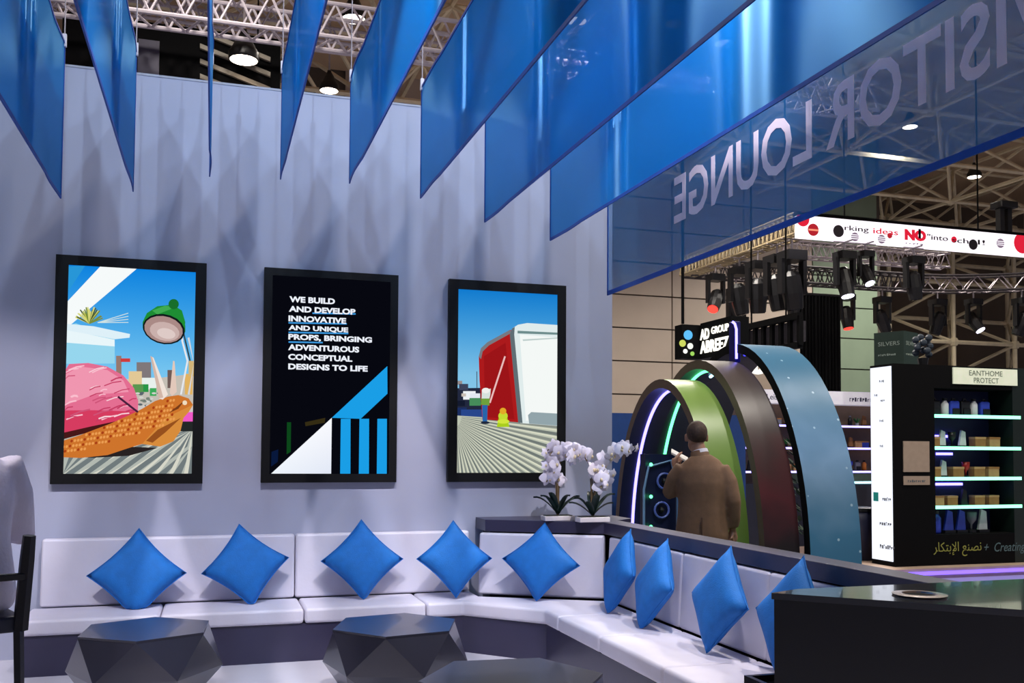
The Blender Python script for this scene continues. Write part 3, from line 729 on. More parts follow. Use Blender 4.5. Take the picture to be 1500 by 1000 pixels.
def orchid(loc, rz, stems, label, seed):
    rnd = random.Random(seed)
    t = thing('potted_orchid', label, 'orchid', loc, 'white orchids on the ledge')
    tr = MB().box(-.115, -.05, 0, .115, .05, .035).build('tray', mat('tray_white', (236,226,226), .4), t, bevel=.004)
    MB().box(-.1, -.04, .035, .1, .04, .04).build('moss', mat('moss_dark', (40,44,36), .9), t)
    for k in range(8):
        a = rz+k*PI/4+rnd.uniform(-.2,.2); L = rnd.uniform(.13,.2); d = Vector((math.cos(a), math.sin(a)*.6, 0)); sd = Vector((-d.y, d.x, 0)).normalized(); mb = MB(); pts = []
        rise = rnd.uniform(.08,.17); n = 7
        for i in range(n+1):
            f_ = i/n; p_ = d*(L*f_)+Vector((0,0,.04+rise*math.sin(f_*PI*.55))); w_ = .058*math.sin(PI*(.14+f_*.84))**.7
            pts += [p_-sd*w_/2+Vector((0,0,.012)), p_, p_+sd*w_/2+Vector((0,0,.012))]
        for i in range(n): a_ = i*3; mb.f += [(a_,a_+1,a_+4,a_+3),(a_+1,a_+2,a_+5,a_+4)]
        mb.v = [tuple(v) for v in pts]; mb.build('leaf', m_leaf, t, smooth=True)
    for (dx, dy, top, ex, ez, nf) in stems:
        pts = [Vector((dx*.3, dy*.3, .04)), Vector((dx*.6, dy, .04+top*.5)), Vector((dx, dy, .04+top))]
        arc = [Vector((dx+ex*f_, dy-.02*f_, .04+top+ez*f_+.05*math.sin(PI*f_))) for f_ in (.25,.5,.75,1)]
        st = MB().tube(pts+arc, .0045, 6).build('stem', m_stem, t)
        for i in range(nf):
            f_ = .05+.95*i/max(1, nf-1)
            p_ = Vector((dx+ex*f_, dy-.02*f_, .04+top+ez*f_+.05*math.sin(PI*f_)))+Vector((rnd.uniform(-.03,.03), rnd.uniform(-.05,.02), rnd.uniform(-.04,.035)))
            fo = link('flower', FLM, t); fo.location = p_; s_ = rnd.uniform(1.15,1.55)*(1 if f_ < .8 else .7); fo.scale = (s_,)*3
            fo.rotation_euler = (rnd.uniform(-.3,.6), rnd.uniform(-.6,.6), rnd.uniform(-.9,.9))
            link('lip', LPM, fo)
q = onZ(817, 762, .885); orchid(q, .3, [(.0,.0,.42,-.09,.04,10),(.02,.01,.40,.16,.04,9),(-.02,0,.30,-.06,.08,7),(-.01,-.01,.22,-.09,.02,4)], 'white orchid in a white tray, left one of the two on the ledge', 3)
q = onZ(868, 764, .885); orchid(q, .1, [(-.02,.0,.36,-.16,.08,9),(.0,.01,.30,.12,-.02,9),(.02,0,.34,.30,.16,13),(.02,-.01,.22,.06,-.0,5)], 'white orchid in a white tray with one long spray reaching right', 5)

# ================================================================== NEIGHBOUR FLOORS
m_green = mat('green_carpet', (52,84,40), .85, vary=.15, nscale=30, bump=.2)
struct(MB().box(3.4, 1.0, -.104, 7.3, 8.6, -.094).build('floor_green', m_green), 'green carpet beyond the ledge')
m_wood = mat('platform_wood', (176,150,132), .5, vary=.1, nscale=5)
pl = MB().box(7.2, 9.35, -.104, 15, 12.4, .015).build('floor_platform', m_wood); struct(pl, 'low pale wooden platform of the neighbouring stand')
MB().box(7.45, 9.325, -.06, 14, 9.348, -.02).build('light_strip', glow('violet_led', (110,84,255), 3.0), pl)

# ================================================================== ARCHES
def arch(X0, X1, Yc, a, ztop, th, mtl, face, label, leds, zb=-.1):
    t = thing('display_arch', label, 'arch', (X0, Yc, zb), 'tall curved display arches')
    H = ztop-zb; n = 36
    lg = .42
    def ell(a_, h_): return [(0, a_, 0.)]+[(0, a_*math.cos(PI*k/n), lg+(h_-lg)*math.sin(PI*k/n)) for k in range(n+1)]+[(0, -a_, 0.)]
    o = ell(a, H); i_ = ell(a-th, H-th); D = X1-X0
    def strip(A, B, name, M_, flip=False):
        mb = MB(); mb.v = list(A)+list(B); k_ = len(A)
        mb.f = [((j, j+1, k_+j+1, k_+j) if flip else (k_+j, k_+j+1, j+1, j)) for j in range(k_-1)]
        return mb.build(name, M_, t, smooth=True)
    sh = lambda L_, x: [(x, q[1], q[2]) for q in L_]
    strip(sh(o,0), sh(o,D), 'outer_skin', mtl); strip(sh(i_,0), sh(i_,D), 'inner_lining', m_navy, True)
    strip(sh(i_,0), sh(o,0), 'front_rim', face); strip(sh(i_,D), sh(o,D), 'back_rim', face, True)
    for (xf, k0, k1, col, nm) in leds:
        pts = [(D*xf, (a-th-.012)*math.cos(PI*k/60), lg+(H-th-.012-lg)*math.sin(PI*k/60)) for k in range(k0, k1+1)]
        if k0 == 0: pts = [(D*xf, a-th-.012, .05)]+pts
        MB().tube(pts, .016, 6).build('led_strip', col, t)
    return t
def archmat(name, stops, rough=.35, speck=False):
    M = bpy.data.materials.new(name); M.use_nodes = True; N = M.node_tree.nodes; L = M.node_tree.links; B = N['Principled BSDF']; B.inputs['Roughness'].default_value = rough
    tc = N.new('ShaderNodeTexCoord'); sp = N.new('ShaderNodeSeparateXYZ'); L.new(tc.outputs['Generated'], sp.inputs[0])
    nz = N.new('ShaderNodeTexNoise'); nz.inputs['Scale'].default_value = 2.2; L.new(tc.outputs['Object'], nz.inputs['Vector'])
    md = N.new('ShaderNodeMath'); md.operation = 'MULTIPLY_ADD'; md.inputs[1].default_value = .35; L.new(nz.outputs['Fac'], md.inputs[0]); L.new(sp.outputs[2], md.inputs[2])
    rp = N.new('ShaderNodeValToRGB'); L.new(md.outputs[0], rp.inputs[0])
    for k, (p_, c) in enumerate(stops):
        e = rp.color_ramp.elements[k] if k < 2 else rp.color_ramp.elements.new(p_)
        e.position = p_; e.color = lin(c)+(1,)
    out = rp.outputs[0]
    if speck:
        vo = N.new('ShaderNodeTexVoronoi'); vo.inputs['Scale'].default_value = 7; L.new(tc.outputs['Object'], vo.inputs['Vector'])
        lt_ = N.new('ShaderNodeMath'); lt_.operation = 'LESS_THAN'; lt_.inputs[1].default_value = .09; L.new(vo.outputs['Distance'], lt_.inputs[0])
        mx = N.new('ShaderNodeMixRGB'); L.new(lt_.outputs[0], mx.inputs[0]); L.new(out, mx.inputs[1]); mx.inputs[2].default_value = lin((170,200,220))+(1,); out = mx.outputs[0]
    L.new(out, B.inputs['Base Color']); return M
m_led_v = glow('led_violet_white', (128,120,255), 4.5); m_led_g = glow('led_green_white', (90,255,150), 4); m_led_c = glow('led_cyan_white', (170,245,255), 4); m_led_b = glow('led_blue', (60,60,255), 4)
m_rim = mat('arch_rim_brown', (82,70,62), .45)
arch(4.3, 4.66, 8.7, 1.10, 2.115, .09, archmat('arch_green', [(0.0,(70,110,30)),(1.0,(120,150,70))]), m_rim, 'front display arch with green outer skin and glowing inside', [(.45,0,32,m_led_v,'a')])
arch(4.71, 5.07, 8.7, 1.27, 2.32, .09, archmat('arch_dark', [(0.0,(26,18,26)),(.45,(30,18,22)),(.62,(84,34,40)),(.85,(56,42,42)),(1.0,(70,60,58))]), m_rim, 'middle display arch with dark reddish black skin', [(.4,10,33,m_led_g,'b'),(.85,26,40,m_led_c,'c')])
arch(5.12, 5.66, 8.7, 1.36, 2.50, .09, archmat('arch_blue', [(0.0,(30,84,120)),(.45,(66,122,160)),(.7,(124,160,196)),(1.0,(62,116,148))], speck=True), m_dark, 'largest display arch with speckled steel blue skin', [(.3,30,46,m_led_b,'d')])
t = tag(MB().box(4.0, 10.2, -.1, 6.2, 10.26, 1.83).build('blue_partition', mat('partition_blue', (26,62,128), .5)), 'blue partition panel behind the display arches', 'partition')
# tall lit column beside the sign
c1 = onY(1080, 470, 8.6)
t = thing('light_column', 'thin dark column with a bent violet light strip between the arches', 'light column', (c1.x, 8.66, 2.30)); zt = c1.z-2.30
MB().box(-.03, -.06, 0, .04, .06, zt).build('column', mat('violet_navy', (24,20,90), .4), t, bevel=.01)
MB().tube([(-.02,-.075,.04),(-.02,-.075,zt*.8),(-.035,-.07,zt*.93),(-.06,-.06,zt*.98)], .013, 6).build('light_strip', m_led_v, t)

# exhibit inside the arches
q = dep(966, 720, 9.3)
t = thing('exhibit_stand', 'tall exhibit with round dials and green dots inside the front arch', 'exhibit', (q.x, q.y, -.1))
MB().box(-.16, -.02, 0, .16, .1, 1.46).build('back_panel', m_navy, t)
ol = [(-.15,.35),(-.19,.6),(-.19,1.1),(-.14,1.32),(.1,1.38),(.17,1.1),(.17,.5),(.1,.35)]
MB().tube([(x, -.05, z+.02) for x, z in ol]+[(ol[0][0], -.05, ol[0][1]+.02)], .012, 6, cap=False).build('outline_tube', mat('pale_blue_tube', (110,150,190), .3), t)
for x, z in ((.03,1.2),(.0,.92),(.03,.6)):
    d = MB()
    d.tube([(x+.075*math.cos(k*PI/8), -.05, z+.075*math.sin(k*PI/8)) for k in range(17)], .011, 6, cap=False); d.build('dial', mat('dial_blue', (90,110,190), .3), t)
    MB().ball((x, -.045, z), .03, 8, 6).build('dial_hub', m_plast, t)
for z in (1.36, 1.05, .76, .45): MB().ball((-.12, -.06, z), .018, 8, 6).build('green_dot', m_led_g, t)

# ================================================================== REAR SHELVING (violet LEDs)
RY = 12.0
a = onY(1040, 590, RY); b = onY(1276, 590, RY)
rs = thing('rear_shelving', 'long lit product shelving with violet edges behind the arches', 'shelving', (a.x, RY, -.1))
Wd = b.x-a.x+.6
zs = [onY(1255, y, RY).z+.1 for y in (574, 593, 624, 656, 690, 706)]
MB().box(0, .28, 0, Wd, .32, zs[0]).build('back_board', mat('shelf_back_tan', (150,124,100), .6), rs)
MB().box(0, -.02, zs[1], Wd, .3, zs[0]).build('header', mat('header_white', (225,222,235), .5, emit=.35), rs)
MB().box(0, 0, 0, Wd, .28, zs[5]-.02).build('plinth', mat('plinth_dark', (34,38,56), .5), rs)
for k in range(2, 5):
    sh_ = MB().box(0, 0, zs[k]-.02, Wd, .28, zs[k]+.005).build('shelf', m_navy, rs)
    MB().box(0, -.012, zs[k]-.022, Wd, -.001, zs[k]+.006).build('led_edge', glow('led_edge_violet', (150,140,255), 4), sh_)
MB().box(Wd-1.7, -.012, zs[5]-.02, Wd, -.001, zs[5]+.01).build('led_edge', m_led_c, rs)
for tx, xx in (('Leisure', onY(1122,582,RY).x), ('', onY(1243,582,RY).x)):
    mi = mat('header_ink', (70,72,96), .6); o = link('header_lettering', text_mesh(tx, .12, mi, depth=.002, height=.08) if tx else mark_mesh(.5, .06, mi, 11), rs); o['kind'] = 'stuff'; place_mesh(o, (xx-a.x, -.022, zs[1]+.05), (1,0,0), (0,0,1))
# ---- small products
m_card = mat('cardboard_brown', (164,112,66), .7, vary=.15); m_card2 = mat('cardboard_light', (196,150,104), .7, vary=.1)
m_prod = {'brown':m_card,'tan':m_card2,'white':mat('prod_white',(220,220,228),.4),'black':mat('prod_black',(20,20,26),.4),'blue':mat('prod_blue',(50,70,190),.35),'grey':mat('prod_grey',(120,120,132),.4),'orange':mat('prod_orange',(206,116,40),.5),'green':mat('prod_green',(50,120,60),.6),'red':mat('prod_red',(190,40,40),.4)}
def product(kind, colr, x, y, z, s_, label, group):
    M = m_prod[colr]
    if kind == 'box':
        t = thing('gift_box', label, 'box', (x, y, z), group)
        MB().box(-s_*.55, -s_*.35, 0, s_*.55, s_*.35, s_*.72).build('body', M, t); MB().box(-s_*.57, -s_*.37, s_*.72, s_*.57, s_*.37, s_*.9).build('lid', m_card2 if colr == 'brown' else m_card, t)
    elif kind == 'bottle':
        t = thing('flask', label, 'flask', (x, y, z), group)
        MB().lathe([(s_*.26,0),(s_*.3,.02),(s_*.3,s_*.95),(s_*.16,s_*1.15),(s_*.16,s_*1.2)], n=12).build('body', M, t, smooth=True); MB().lathe([(s_*.18,s_*1.2),(s_*.18,s_*1.4)], n=12).build('cap', m_prod['black'] if colr != 'black' else m_prod['grey'], t)
    elif kind == 'trophy':
        t = thing('trophy', label, 'trophy', (x, y, z), group)
        MB().lathe([(s_*.3,0),(s_*.3,s_*.15),(s_*.2,s_*.2)], n=12).build('foot', m_prod['black'], t); MB().lathe([(s_*.06,s_*.2),(s_*.07,s_*.5),(s_*.3,s_*.8),(s_*.34,s_*1.3),(s_*.3,s_*1.3)], n=12).build('cup', M, t, smooth=True)
    elif kind == 'plant':
        t = thing('small_plant', label, 'plant', (x, y, z), group)
        MB().lathe([(s_*.2,0),(s_*.28,s_*.4)], n=10).build('pot', M, t)
        for k in range(7):
            an = k*.9; d = Vector((math.cos(an), math.sin(an)*.6, 1.2)).normalized()
            MB().tube([Vector((0,0,s_*.4)), Vector((0,0,s_*.4))+d*s_*.4, Vector((0,0,s_*.4))+d*s_*.8], [.01, s_*.09, .004], 5).build('leaf', m_prod['green'], t)
    elif kind == 'bag':
        t = thing('rucksack', label, 'bag', (x, y, z), group)
        MB().box(-s_*.45, -s_*.25, 0, s_*.45, s_*.25, s_*1.2).build('body', M, t, bevel=s_*.15, seg=3); MB().box(-s_*.33, -s_*.36, s_*.1, s_*.33, -s_*.25, s_*.6).build('pocket', m_prod['black'], t, bevel=s_*.04)
        MB().tube([(-s_*.15,0,s_*1.2),(-s_*.1,0,s_*1.36),(s_*.1,0,s_*1.36),(s_*.15,0,s_*1.2)], .012, 5).build('handle', m_prod['black'], t)
    else:
        t = thing('award_plaque', label, 'award', (x, y, z), group)
        MB().box(-s_*.4, -s_*.2, 0, s_*.4, s_*.2, s_*.18).build('foot', m_prod['black'], t)
        MB().add([(-s_*.35,-.015,s_*.18),(s_*.35,-.015,s_*.18),(s_*.28,-.015,s_*1.3),(-s_*.1,-.015,s_*1.45),(-s_*.35,.015,s_*.18),(s_*.35,.015,s_*.18),(s_*.28,.015,s_*1.3),(-s_*.1,.015,s_*1.45)],[(0,1,2,3),(7,6,5,4),(0,4,5,1),(1,5,6,2),(2,6,7,3),(3,7,4,0)]).build('plate', M, t)
    return t
kinds = ['box','bottle','award','trophy','plant','box','bag','award']; cols = ['brown','blue','white','orange','tan','black','grey','brown']
nm = {'box':'gift box','bottle':'flask','award':'award plaque','trophy':'trophy cup','plant':'potted plant','bag':'rucksack'}
rpx = [(1088,'a'),(1098,'a'),(1138,'b'),(1152,'b'),(1166,'b'),(1246,'c'),(1256,'c'),(1266,'c')]
gap = {'a':'beside the green arch','b':'before the blue arch','c':'right of the blue arch'}; pos_in = {1088:'left',1098:'right',1138:'left',1152:'middle',1166:'right',1246:'left',1256:'middle',1266:'right'}
n_ = 0
for k, lev in ((2,'top'),(3,'second'),(4,'third')):
    for (px, gk) in rpx:
        kd = kinds[(n_*3+k) % 8]; cl = cols[(n_*5+k*2) % 8]; n_ += 1
        q = onY(px, 640, RY+.13)
        product(kd, cl, q.x, RY+.14, zs[k]-.1+.006, .11, '%s %s on the %s violet shelf, %s one %s' % (cl, nm[kd], lev, pos_in[px], gap[gk]), 'small products on the rear violet shelving')

# ================================================================== KIOSK
KY = 9.57; KX = onY(1310, 700, KY).x
kb, kt = .015, onY(1310, 532, KY).z
kd_ = onX(1276, 700, KX).y-KY
kk = thing('product_kiosk', 'black product kiosk with green-lit shelves and a white lit side', 'kiosk', (KX, KY, kb))
H = kt-kb; KW = 2.6
lx = lambda px: onY(px, 700, KY).x-KX
lz = lambda px, py: onY(px, py, KY).z-kb
x0 = lx(1370); x1 = lx(1485)
MB().box(0, 0, 0, x0, kd_, H).build('side_wall', m_dark, kk)
MB().box(x1, 0, 0, KW, kd_, H).build('side_wall', mat('kiosk_green_black', (10,26,22), .5), kk)
zt, zb_ = lz(1370, 568), lz(1370, 783)
MB().box(x0, 0, zt, x1, kd_, H).build('fascia', m_dark, kk); MB().box(x0, 0, 0, x1, kd_, zb_).build('plinth', m_dark, kk)
MB().box(x0, kd_-.03, zb_, x1, kd_, zt).build('back_board', mat('kiosk_back_navy', (20,24,78), .5), kk)
shz = [lz(1370, y) for y in (608, 655, 700, 742)]
for z in shz:
    s_ = MB().box(x0, .01, z-.02, x1, kd_-.03, z).build('shelf', m_plast, kk); MB().box(x0, -.006, z-.028, x1+.12, .009, z+.012).build('led_edge', glow('led_edge_green', (130,255,195), 3.2), s_)
for z, xa, xb in ((shz[0]-.25, .02,.62),(shz[1]-.07,.02,.3),(shz[1]-.08,.36,.6),(shz[2]-.09,.12,.75),(shz[3]+.18,.0,.0)):
    if xb > xa: MB().box(x0+xa, kd_-.06, z-.016, x0+xb, kd_-.032, z+.016).build('back_light', m_led_v, kk)
MB().box(-.012, .03, .06, -.001, kd_-.02, H-.03).build('light_panel', glow('kiosk_panel_white', (238,242,255), 1.25), kk)
m_ink = mat('ink_grey', (90,96,104), .6)
def side_txt(tx, py, w_, M_, yf=.2):
    z = onX(1292, py, KX-.014).z-kb
    me = mark_mesh(w_, .03 if w_ < .12 else .05, M_, len(tx))
    o = link('panel_lettering', me, kk); o['kind'] = 'stuff'; place_mesh(o, (-.0145, .03+(kd_-.05)*(1-yf), z), (0,-1,0), (0,0,1))
for tx, py, w_, yf in (('TREE', 560, .09, .45), ('leaf', 580, .06, .2), ('sprout', 588, .08, .5), ('grow', 618, .07, .45), ('mint', 655, .06, .45), ('VERTEX', 733, .16, .55), ('IMPACT', 769, .22, .4), ('LIBRETTO', 803, .27, .4)): side_txt(tx, py, w_, m_ink, yf)
z = onX(1281, 730, KX-.014).z-kb
MB().box(-.016, kd_-.15, z-.03, -.0125, kd_-.06, z+.08).build('teal_mark', mat('teal_mark', (20,160,150), .5), kk)
qx0, qx1 = lx(1323), lx(1361)
MB().box(qx0, -.012, lz(1340,691), qx1, -.001, lz(1340,646)).build('notice_board', mat('notice_tan', (168,148,130), .6), kk)
nb = MB().box(qx0, -.012, lz(1340,710), qx1, -.001, lz(1340,697)).build('notice_caption', mat('notice_tan', (168,148,130), .6), kk)
me = mark_mesh((qx1-qx0)*.7, .03, m_ink, 9); o = link('caption_lettering', me, kk); o['kind'] = 'stuff'; place_mesh(o, (qx0+(qx1-qx0)*.15, -.0145, lz(1340,706)), (1,0,0), (0,0,1))
hx0, hx1 = lx(1397), lx(1491); hz0, hz1 = lz(1397, 562), lz(1397, 538)
MB().box(hx0, -.02, hz0, hx1, -.001, hz1).build('name_board', mat('name_board_cream', (226,232,208), .5, emit=.3), kk)
for tx, a_, b_, zz in (('EANTHOME', .24, .76, hz0+.11), ('PROTECT', .31, .70, hz0+.02)):
    me = text_mesh(tx, .08, mat('name_ink', (100,110,96), .6), depth=.001, width=(hx1-hx0)*(b_-a_), height=.065); o = link('name_lettering', me, kk); place_mesh(o, (hx0+(hx1-hx0)*a_, -.0225, zz), (1,0,0), (0,0,1))
m_gold = mat('chalk_olive', (150,150,70), .6); m_chalk = mat('chalk_grey', (86,110,116), .6)
ar = '\ufeae\ufe8e\ufedc\ufe98\ufe91\ufef9\ufe8d \ufeca\ufee8\ufebc\ufee7'
me = text_mesh(ar, .16, m_gold, depth=.001, width=lx(1432)-lx(1362)); o = link('arabic_lettering', me, kk); place_mesh(o, (lx(1366), -.0025, lz(1366, 808)), (1,0,0), (0,0,1))
me = text_mesh('+  Creating', .16, m_chalk, depth=.001, width=lx(1500)-lx(1440), shear=.3); o = link('script_lettering', me, kk); place_mesh(o, (lx(1440), -.0025, lz(1440, 808)), (1,0,0), (0,0,1))
levels = [(shz[0], 'topmost', [('bag','black',1383),('bottle','white',1399),('bag','blue',1412),('bag','black',1428),('bottle','white',1442),('bag','blue',1457)], .16),
          (shz[1], 'second', [('box','brown',1379),('award','white',1394),('trophy','black',1409),('award','white',1424),('box','brown',1447),('box','tan',1468)], .15),
          (shz[2], 'third', [('box','brown',1380),('award','white',1395),('box','brown',1414),('trophy','red',1429),('box','brown',1445),('box','tan',1466)], .15),
          (shz[3], 'fourth', [('box','tan',1385),('box','brown',1405),('award','black',1425),('box','brown',1445),('box','brown',1466)], .14),
          (zb_, 'lowest', [('bottle','blue',1384),('award','blue',1402),('award','blue',1420),('trophy','grey',1436),('award','white',1452)], .2)]
for z, lev, its, s_ in levels:
    for k, (kd, cl, px) in enumerate(its):
        product(kd, cl, KX+lx(px), KY+.16, kb+z+.001, s_, '%s %s on the %s kiosk shelf, %s from the left' % (cl, nm[kd], lev, ORD[k]), 'products on the kiosk shelves')
# cube sign on top of the kiosk
cw = .43; rzc = math.radians(-65.6)
e0 = onY(1324, 500, KY+1.2); q1 = onY(1324, 484, KY+1.2)
q0 = Vector((e0.x-cw*math.cos(rzc), e0.y-cw*math.sin(rzc), 0))
t = thing('cube_sign', 'dark green cube sign standing above the kiosk', 'sign', (q0.x, q0.y, .016), rz=rzc)
cz0 = onY(1300, 540, KY+1.2).z-.3; cz1 = q1.z-.016
MB().box(0, 0, cz0, cw, cw, cz1).build('cube', mat('cube_green', (34,54,46), .5), t); MB().box(cw*.4, cw*.4, 0, cw*.6, cw*.6, cz0).build('post', m_dark, t)
for nm_, zz, w_ in (('SILVERS', cz1-.19, .72), ('studio line', cz1-.33, .6)):
    ci = mat('cube_ink', (150,166,156), .6); me = text_mesh(nm_, .08, ci, depth=.001, width=cw*w_) if nm_.isupper() else mark_mesh(cw*w_, .03, ci, 10); o = link('cube_lettering', me, t); place_mesh(o, (cw*.14, -.002, zz), (1,0,0), (0,0,1))
    me2 = me.copy(); o = link('cube_lettering', me2, t); place_mesh(o, (cw+.002, cw*.14, zz), (0,1,0), (0,0,1))
q = onY(1352, 534, KY+.2)
t = thing('flower_pot', 'small dark bunch of flowers on top of the kiosk', 'plant', (q.x, KY+.2, kt))
MB().lathe([(.05,0),(.07,.1)], n=10).build('pot', m_plast, t)
for k in range(12):
    a_ = k*2.4; MB().ball((.09*math.cos(a_), .07*math.sin(a_), .15+.02*k), .045, 7, 5).build('blossom', mat('blossom_slate', (40,52,66) , .6), t)

# potted tree between arches, rubbish bin
q = dep(1180, 760, 9.9)
t = thing('potted_tree', 'slim dark green tree in a cream pot between the arches', 'tree', (q.x, q.y, -.1))
MB().lathe([(.13,0),(.16,.38),(.14,.38),(.13,.34)], n=16).build('pot', mat('pot_cream', (206,190,170), .5), t, smooth=False)
MB().tube([(0,0,.34),(.01,0,.9),(0,0,1.5)], .018, 6).build('trunk', m_stem, t)
rnd = random.Random(4); fol = MB()
for k in range(260):
    z = .62+rnd.random()*1.4; r_ = .2*math.sin(PI*min(1, (z-.5)/1.65))**.6; a_ = rnd.random()*2*PI
    c = Vector((r_*math.cos(a_)*rnd.random(), r_*math.sin(a_)*rnd.random(), z)); d = Vector((math.cos(a_), math.sin(a_), .8)).normalized(); sd = d.cross(Vector((0,0,1))).normalized()*.018
    fol.add([c, c+d*.05+sd, c+d*.11, c+d*.05-sd], [(0,1,2,3)])
fol.build('foliage', mat('tree_leaf', (26,58,34), .6, vary=.3), t)['kind'] = 'stuff'
q = onZ(1258, 790, 0.0)
t = thing('round_bin', 'dark round bin standing right of the blue arch', 'bin', (onY(1258,760,10.4).x, 10.4, .016))
MB().lathe([(.2,0),(.22,.5),(.21,.62)], n=18).build('drum', mat('bin_navy', (34,36,62), .5), t, smooth=True); MB().lathe([(.225,.62),(.225,.66),(.17,.67)], n=18).build('lid', m_plast, t)

# ================================================================== SIGNS
def wall_text(parent, tx, M_, org, xd, w_=None, h_=None, bold=0, name='lettering'):
    o = link(name, text_mesh(tx, .2, M_, depth=.01, width=w_, height=h_, bold=bold), parent); return place_mesh(o, org, xd, (0,0,1))
SX = 6.0
q0 = onX(1026, 520, SX); q1 = onX(1071, 508, SX)
t = thing('company_sign', 'black hanging sign with glowing group name and logo above the arches', 'sign', (SX, q0.y, q0.z-.05))
L_ = q0.y-q1.y; Hs = onX(1060, 477, SX).z-q0.z+.15
qa = onY(999, 500, q0.y)
MB().box(0, -L_, 0, .25, 0, Hs).build('side_box', m_dark, t); MB().box(qa.x-SX, .0, 0, .25, .2, Hs-.02).build('front_box', m_dark, t)
m_sg = glow('sign_white', (255,250,235), 1.6)
wall_text(t, 'AD', m_sg, (-.012, -.02, Hs*.52), (0,-1,0), L_*.3, Hs*.3, .006); wall_text(t, 'GROUP', m_sg, (-.012, -L_*.40, Hs*.62), (0,-1,0), L_*.55, Hs*.2, .002)
wall_text(t, 'ABREEZ', m_sg, (-.012, -.02, Hs*.14), (0,-1,0), L_*.92, Hs*.34, .006)
for dx, dz, r_, c in ((-.18,.66,.062,(90,180,235)),(-.26,.42,.045,(190,200,90)),(-.15,.35,.04,(230,235,225)),(-.22,.2,.03,(240,240,235)),(-.12,.14,.028,(150,200,90))):
    MB().tube([(dx, -.012, Hs*dz), (dx, -.002, Hs*dz)], r_, 14).build('logo_dot', glow('logo_%d_%d' % (c[0], c[2]), c, 1.2), t)
MB().tube([(-.2, .1, Hs), (-.2, .1, 11-q0.z)], .02, 6).build('hanging_cable', m_dark, t)
# second sign behind the arches
q0 = onY(1080, 556, 13.5); q1 = onY(1168, 500, 13.5)
t = thing('white_letter_sign', 'beige board with white letters seen through the blue arch', 'sign', (q0.x, 13.5, -.1))
zz0 = q0.z-.5; MB().box(0, 0, 0, q1.x-q0.x, .1, q1.z+.1).build('board', m_panel, t)
zb2 = onY(1095, 548, 13.5).z+.1
wall_text(t, 'ilbs', glow('letter_sign_white', (255,252,245), 1.2), (onY(1084,540,13.5).x-q0.x, -.012, zb2), (1,0,0), onY(1136,540,13.5).x-onY(1084,540,13.5).x, .32, .012)
# black cage truss
a_ = onX(1172, 505, 7.0); b_ = onX(1084, 520, 7.0)
t = thing('black_cage_truss', 'black cage truss full of fixtures running behind the company sign', 'truss', (7.0, a_.y, a_.z))
Lc = b_.y-a_.y; hc_ = onX(1172, 462, 7.0).z-a_.z
for k in range(8):
    y = Lc*k/7.; MB().box(-.03, y-.03, 0, .03, y+.03, hc_).build('upright', m_dark, t)
    if k < 7:
        MB().box(.0, y+.05, hc_*.15, .12, y+Lc/7-.05, hc_*.85).build('fixture', mat('cage_fixture', (46,42,48), .5, vary=.4, nscale=20), t)
for z in (0, hc_): MB().box(-.04, 0, z-.04, .04, Lc, z+.04).build('rail', m_dark, t)
for y in (.3, Lc-.3): MB().tube([(0, y, hc_), (0, y, 11-a_.z)], .012, 6).build('hanging_cable', m_dark, t)
# black drape
a_ = onY(1172, 431, 18); b_ = onY(1231, 431, 18)
t = thing('black_drape', 'tall narrow black drape hanging in front of the hall wall', 'drape', (a_.x, 18, -.1))
fm = MB(); n = 40; Wd_ = b_.x-a_.x
for k in range(n+1): x = Wd_*k/n; y = .03*math.sin(k*1.9); fm.v += [(x, y, 0), (x, y, a_.z+.1), (x, y+.02, 0), (x, y+.02, a_.z+.1)]
for k in range(n): c = k*4; fm.f += [(c, c+4, c+5, c+1), (c+2, c+3, c+7, c+6), (c+1, c+5, c+7, c+3)]
fm.build('cloth', m_dark, t); MB().tube([(-.1, 0, a_.z+.12), (Wd_+.1, 0, a_.z+.12)], .03, 8).build('rail', m_plast, t)
# LED fascia sign
FYs = 14.4
a_ = onY(1170, 347, FYs); b_ = onY(1500, 371, FYs); tz = onY(1206, 318, FYs).z
t = thing('led_fascia', 'long white glowing fascia sign with red and black lettering', 'sign', (a_.x, FYs, a_.z))
fascia_z = a_.z; Hf = tz-a_.z; Lf = b_.x-a_.x+3
MB().box(0, 0, 0, Lf, .12, Hf).build('light_face', glow('fascia_white', (255,246,255), 1.35), t); MB().box(-.02, -.02, Hf, Lf, .14, Hf+.05).build('top_rail', m_dark, t)
fx = lambda px: onY(px, 345, FYs).x-a_.x
R1 = glow('fascia_red', (226,36,60), 1.0); K1 = mat('fascia_black', (40,30,40), .5); G1 = glow('fascia_grey', (150,130,150), .8); R2 = glow('fascia_darkred', (190,40,50), .9)
def disc(px, zf, r_, M_): MB().tube([(fx(px), -.012, Hf*zf), (fx(px), -.001, Hf*zf)], r_, 20).build('disc', M_, t)
disc(1191, .38, .11, R2); disc(1228, .42, .11, K1); disc(1425, .34, .1, K1); disc(1176, .82, .13, R1); disc(1497, .62, .2, R1); disc(1252, .22, .08, G1); disc(1291, .22, .08, G1); disc(1465, .52, .09, G1); disc(1303, .42, .05, R2); disc(1397, .5, .06, R1)
MB().box(fx(1191)-.1, -.016, Hf*.38-.02, fx(1191)+.1, -.0125, Hf*.38+.01).build('stripe', glow('fascia_peach', (255,150,120), 1.1), t)
for px, zf in ((1252,.22),(1291,.22),(1465,.52)):
    for dz in (-.035, .0, .035): MB().box(fx(px)-.085, -.016, Hf*zf+dz-.006, fx(px)+.085, -.0125, Hf*zf+dz+.006).build('stripe', glow('fascia_white', (255,246,255), 1.35), t)
